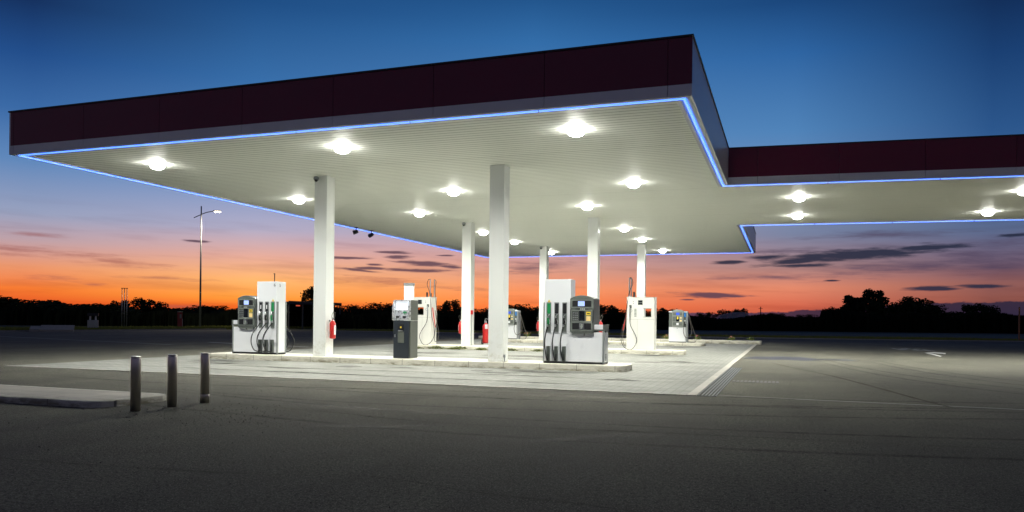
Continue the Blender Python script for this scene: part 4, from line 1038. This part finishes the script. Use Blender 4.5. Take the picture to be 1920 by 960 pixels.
MB().box(-1.5,-1.1,-3.8,-3.5,0,1.4).build('equipment_cabinet', 'darkred', e, bevel=.02)

# ------------------------------------------------------------------ plants on the kerbs
def weed(x, y, z, s, label, cat='plant', name='weed', petals=0, group=None, n=70):
    e = empty(name, (x, y, z), label, cat, group)
    m = MB(); bm = m.bm
    for _ in range(n):
        a = rnd.random()*2*math.pi; r = s*rnd.random()**.7; h = s*(.25+.75*rnd.random())*(1-.5*(r/s))
        p = Vector((r*math.cos(a), r*math.sin(a)*.5, h)); u = Vector((rnd.random()-.5, rnd.random()-.5, rnd.random()-.2)).normalized()*s*.22; v = u.cross(Vector((rnd.random(), rnd.random(), .3))).normalized()*s*.09
        bm.faces.new([bm.verts.new(p-u), bm.verts.new(p+v), bm.verts.new(p+u), bm.verts.new(p-v)])
    m.build('leaves', 'weed', e)
    m = MB()
    for _ in range(7):
        a = rnd.random()*2*math.pi; m.tube([(0,0,-.01),(s*.5*math.cos(a), s*.25*math.sin(a), s*.6)], .006, 5)
    m.build('stems', 'weed', e)
    if petals:
        m = MB()
        for _ in range(petals):
            a = rnd.random()*2*math.pi; r = s*.8*rnd.random(); m.lathe([(.005,-.02),(.035,0),(.02,.025),(.004,.03)], c=(r*math.cos(a), r*.5*math.sin(a), s*(.5+.5*rnd.random())), seg=7)
        m.build('flowers', 'petal', e)
    return e
for (px, s, pt, lb) in ((1249,.3,5,'small pink flowers at the left foot of the right compact pump'), (1268,.0,0,''), (1308,.26,4,'leafy plant with pale flowers just right of the right compact pump'),
                    (1372,.26,9,'small orange pink flower clump on the rear kerb, middle of the right stretch'), (1409,.24,0,'small yellow green plant near the right end of the rear kerb'),
                    (989,.3,3,'small bushy plant on the rear kerb left of the rear left column')):
    if s: 
        d = sray(px, HOR); t = 46.75/d.y; weed(d.x*t, 46.75, .2, s, lb, name='flower_plant' if pt else 'weed', petals=pt, group='plants on the rear kerb')
for (px, s, lb) in ((819,.2,'wide tuft of dry weeds along the second island below the left gas pump'), (862,.22,'tuft of weeds at the second island below the middle left column'),
                    (848,.12,'thin weeds along the second island between gas pump and column'), (902,.16,'tuft of weeds at the second island left of the front right column'),
                    (955,.16,'small weeds at the second island right of the front right column'), (1008,.14,'sparse weeds at the second island left of the large right pump'), (785,.12,'tiny weeds at the second island just right of the dark terminal')):
    d = sray(px, HOR); t = 29.55/d.y; w = weed(d.x*t, 29.55, .01, s, lb, group='weeds growing along the second island'); w.scale = (2.2, 1, .75)

# ------------------------------------------------------------------ trees
def tree_mesh(seed, kind):
    r = random.Random(seed); bm = bmesh.new()
    # unit tree: height 1, centre 0; clumps of leaf faces around limb ends
    clumps = []
    if kind == 'round':
        for i in range(42):
            a = r.random()*2*math.pi; u = r.random(); z = .20 + .70*u; rad = .44*math.sin(math.pi*min(1, (z-.05)/.98))**.6*(.35+.65*r.random())
            clumps.append((rad*math.cos(a), rad*math.sin(a), z, .085+.075*r.random()))
    elif kind == 'tall':
        for i in range(46):
            a = r.random()*2*math.pi; z = .10 + .84*r.random()**.85; rad = .24*math.sin(math.pi*min(1, z**.7*.93))**.6*(.1+.9*r.random()**.7)
            clumps.append((rad*math.cos(a), rad*math.sin(a), z, .05+.055*r.random()))
    else:
        for i in range(34):
            a = r.random()*2*math.pi; z = .08 + .8*r.random()**.65; rad = .62*(1-.3*z)*(.15+.85*r.random())
            clumps.append((rad*math.cos(a), rad*math.sin(a), z, .10+.09*r.random()))
    n = 95 if kind != 'hedge' else 90
    for (cx, cy, cz, cr) in clumps:
        for _ in range(n):
            v = Vector((r.gauss(0,1), r.gauss(0,1), r.gauss(0,1))).normalized() * cr * (.35 + .75*r.random()**.5)
            p = Vector((cx, cy, cz)) + v; s = .020 + .024*r.random()
            u = Vector((r.gauss(0,1), r.gauss(0,1), r.gauss(0,1))).normalized(); w = u.cross(Vector((r.gauss(0,1), r.gauss(0,1), r.gauss(0,1)))).normalized()
            bm.faces.new([bm.verts.new(p-u*s), bm.verts.new(p+w*s*.6), bm.verts.new(p+u*s), bm.verts.new(p-w*s*.6)])
    zm = sorted(v_.co.z for v_ in bm.verts)[int(len(bm.verts)*.992)]; xm = sorted(abs(v_.co.x) for v_ in bm.verts)[int(len(bm.verts)*.97)]
    for v_ in bm.verts: v_.co.z /= zm; v_.co.x /= 2*xm; v_.co.y /= 2*xm
    me = bpy.data.meshes.new('crown'); bm.to_mesh(me); bm.free(); me.materials.append(MT['leaf'])
    tb = MB(); tb.tube([(0,0,-.02),(.01,0,.2),(0,.01,.45),(.01,0,.75)], .028, 8, .008)
    for (cx, cy, cz, cr) in clumps[::3]: tb.tube([(0,0,max(.08, cz*.45)), (cx*.5, cy*.5, cz*.8), (cx, cy, cz)], .011, 5, .003)
    bmesh.ops.recalc_face_normals(tb.bm, faces=tb.bm.faces)
    mt = bpy.data.meshes.new('trunk'); tb.bm.to_mesh(mt); tb.bm.free(); mt.materials.append(MT['bark'])
    return me, mt
PROT = {k: [tree_mesh(s, k) for s in range(3)] for k in ('round', 'tall', 'hedge')}
def tree(px, py, dep, kind, wpx, label, group=None, var=0):
    """crown top seen at (px, py), dep metres off, about wpx wide"""
    x, y = at(px, dep); h = height_at(px, py, dep) + .05; w = wpx / FPX * dep
    e = empty('tree' if kind != 'hedge' else 'hedge_tree', (x, y, -.02), label, 'tree', group, rz=rnd.random()*6.28)
    cm, tm = PROT[kind][var % 3]; base = {'round': .92, 'tall': .92, 'hedge': .92}[kind]
    for nm, me in (('crown', cm), ('trunk', tm)):
        o = bpy.data.objects.new(nm, me); COL.objects.link(o); o.parent = e; o.scale = (w/base, w/base, h)
    return e
hl = [(-12,556,100),(28,562,90),(66,568,80),(100,570,70),(135,570,80),(170,572,70),(204,572,60),(246,594,50)]
ord_ = ['first','second','third','fourth','fifth','sixth','seventh','eighth','ninth','tenth']
for i, (px, py, w) in enumerate(hl[:7]):
    tree(px, py, 95 + (i % 3)*6, 'hedge', w*1.7, f'dark broad hedge tree, {ord_[i]} from the left in the far left hedgerow', 'hedgerow trees at the far left', i)
tree(222, 565, 118, 'round', 46, 'dark tree behind the open steel frame on the left', None, 0)
tree(275, 562, 120, 'round', 60, 'rounded dark tree alone on the skyline between steel frame and red cabinet', None, 2)
for i, (px, py, w) in enumerate([(250,592,60),(305,578,50),(330,577,44),(356,580,50),(388,574,60),(416,578,60),(446,582,60),(492,586,70)]):
    tree(px, py, 128 + (i % 3)*7, 'hedge', w*1.6, f'low dark bushy tree, {ord_[i]} from the left in the row behind the street lamp', 'low trees behind the street lamp', i+1)
tree(582, 543, 112, 'round', 40, 'dark tree rising above the shelter just left of the front left column', None, 2)
for i, (px, py, w) in enumerate([(655,573,50),(683,580,60),(702,584,50),(727,570,56),(762,576,60),(800,582,60)]):
    tree(px, py, 120 + (i % 3)*8, 'hedge', w*1.6, f'bushy tree, {ord_[i]} from left between the front left column and left gas pump', 'trees behind the payment terminal', i)
tree(842, 565, 116, 'round', 46, 'rounded dark tree on the skyline left of the middle left column', None, 0)
for i, (px, py, w) in enumerate([(870,584,60),(905,579,60),(965,572,46),(1000,577,50),(1035,580,60),(1070,577,60),(1098,576,50)]):
    tree(px, py, 120 + (i % 3)*8, 'hedge', w*1.6, f'dark bushy tree, {ord_[i]} from the left in the row behind the middle of the canopy', 'trees behind the middle of the canopy', i+2)
for i, (px, py, w) in enumerate([(1142,574,40),(1166,586,36),(1256,580,34),(1284,590,30),(1214,585,44)]):
    tree(px, py, 140 + i*4, 'round' if i in (0, 2) else 'hedge', w*1.6, ['rounded dark tree just right of the large right pump', 'low dark bush left of the right gas pump', 'dark tree behind the right compact pump', 'low dark bush just right of the right compact pump', 'dark bush seen through the window of the right gas pump'][i], None, i)
for i, (px, py, w) in enumerate([(1323,586,26),(1362,582,30),(1386,580,24),(1438,588,22),(1452,588,26),(1480,593,40),(1512,590,28),(1540,597,40)]):
    tree(px, py, 300, 'hedge' if i != 2 else 'round', w*1.3, ['far rounded tree left of the sprinkler spray', 'far tree behind the left part of the sprinkler spray', 'far tree standing highest behind the sprinkler spray',
         'small far tree just right of the thin utility pole', 'far tree right of the thin utility pole', 'low far bush right of the sprinkler spray', 'far tree just left of the tiny distant lamp', 'low far bush right of the tiny distant lamp'][i], None, i)
TR = [(1562,578,34,'round','small dark tree at the left of the right-hand group'),(1598,557,42,'tall','dark upright tree left of the tallest tree at the right'),(1580,580,26,'hedge','dark bush low between the two upright trees at right'),
      (1638,546,42,'tall','tallest dark tree in the right-hand group, loose crown'),(1664,588,36,'hedge','low bush right of the tallest tree at the right'),
      (1688,566,44,'hedge','left shoulder of the broad tree mass at the right'),(1716,559,64,'round','highest broad tree of the mass right of centre in the right-hand group'),
      (1742,574,60,'hedge','right shoulder of the broad tree mass at the right'),(1779,586,40,'round','rounded low tree right of the broad mass'),
      (1808,588,22,'hedge','small bush beside the distant lamp at the right'),(1834,572,46,'round','separate dark tree near the right edge of the view'),(1860,598,40,'hedge','low bush right of the separate dark tree'),(1884,597,40,'hedge','low bush left of the orange post'),(1925,600,60,'hedge','low bush behind the orange post')]
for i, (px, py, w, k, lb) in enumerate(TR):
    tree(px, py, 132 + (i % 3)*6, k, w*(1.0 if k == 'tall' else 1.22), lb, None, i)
# tall crop standing across the field
def crop(name, x0d, x1d, n, h, label, dep0, dep1):
    m = MB(); bm = m.bm
    for _ in range(n):
        px = x0d + (x1d-x0d)*rnd.random(); dp = dep0 + (dep1-dep0)*rnd.random()**1.8; x, y = at(px, dp)
        hh = h*(.72+.12*math.sin(px*.045)+.1*math.sin(px*.013+1)+.28*rnd.random()); a = rnd.random()*math.pi; w = .16+.2*rnd.random(); dx, dy = math.cos(a)*w, math.sin(a)*w
        z0 = .0; bm.faces.new([bm.verts.new((x-dx, y-dy, z0)), bm.verts.new((x+dx, y+dy, z0)), bm.verts.new((x+dx*.8, y+dy*.8, hh*.75)), bm.verts.new((x+dx*.1, y+dy*.1, hh)), bm.verts.new((x-dx*.8, y-dy*.8, hh*.7))])
    tag(m.build(name, 'corn'), label, 'crop', kind='stuff')
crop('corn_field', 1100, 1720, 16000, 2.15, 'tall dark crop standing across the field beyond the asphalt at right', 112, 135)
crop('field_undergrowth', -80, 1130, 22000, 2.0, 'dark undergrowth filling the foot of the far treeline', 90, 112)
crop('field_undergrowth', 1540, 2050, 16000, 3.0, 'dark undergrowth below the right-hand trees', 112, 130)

# sprinkler spray over the crop
m, vt, b = newmat('spray_mist'); vt.nodes.remove(b)
pv = vt.nodes.new('ShaderNodeVolumePrincipled'); pv.inputs['Color'].default_value = (.8,.85,.95,1); pv.inputs['Density'].default_value = .08; pv.inputs['Anisotropy'].default_value = .4
vt.links.new(pv.outputs[0], vt.nodes['Material Output'].inputs['Volume']); MT['mist'] = m
mb = MB(); top = [(1340,597),(1352,590),(1370,586),(1390,585),(1410,588),(1425,592),(1440,598),(1452,602)]
dp = 142; P = []
for s in (-1, 1):
    row = []
    for px, py in top: x, y = at(px, dp + s*2.0); row.append((x, y, height_at(px, py, dp + s*2.0)))
    P.append(row)
bm = mb.bm; A = [bm.verts.new(p) for p in P[0]]; Bv = [bm.verts.new(p) for p in P[1]]
A0 = [bm.verts.new((p[0], p[1], 1.2)) for p in P[0]]; B0 = [bm.verts.new((p[0], p[1], 1.2)) for p in P[1]]
for i in range(len(A)-1):
    bm.faces.new((A[i], A[i+1], Bv[i+1], Bv[i])); bm.faces.new((A0[i], B0[i], B0[i+1], A0[i+1])); bm.faces.new((A0[i], A0[i+1], A[i+1], A[i])); bm.faces.new((B0[i], Bv[i], Bv[i+1], B0[i+1]))
bm.faces.new((A[0], Bv[0], B0[0], A0[0])); bm.faces.new((A[-1], A0[-1], B0[-1], Bv[-1]))
tag(mb.build('sprinkler_spray', 'mist'), 'faint arc of irrigation spray drifting over the far crop', 'water spray', kind='stuff')
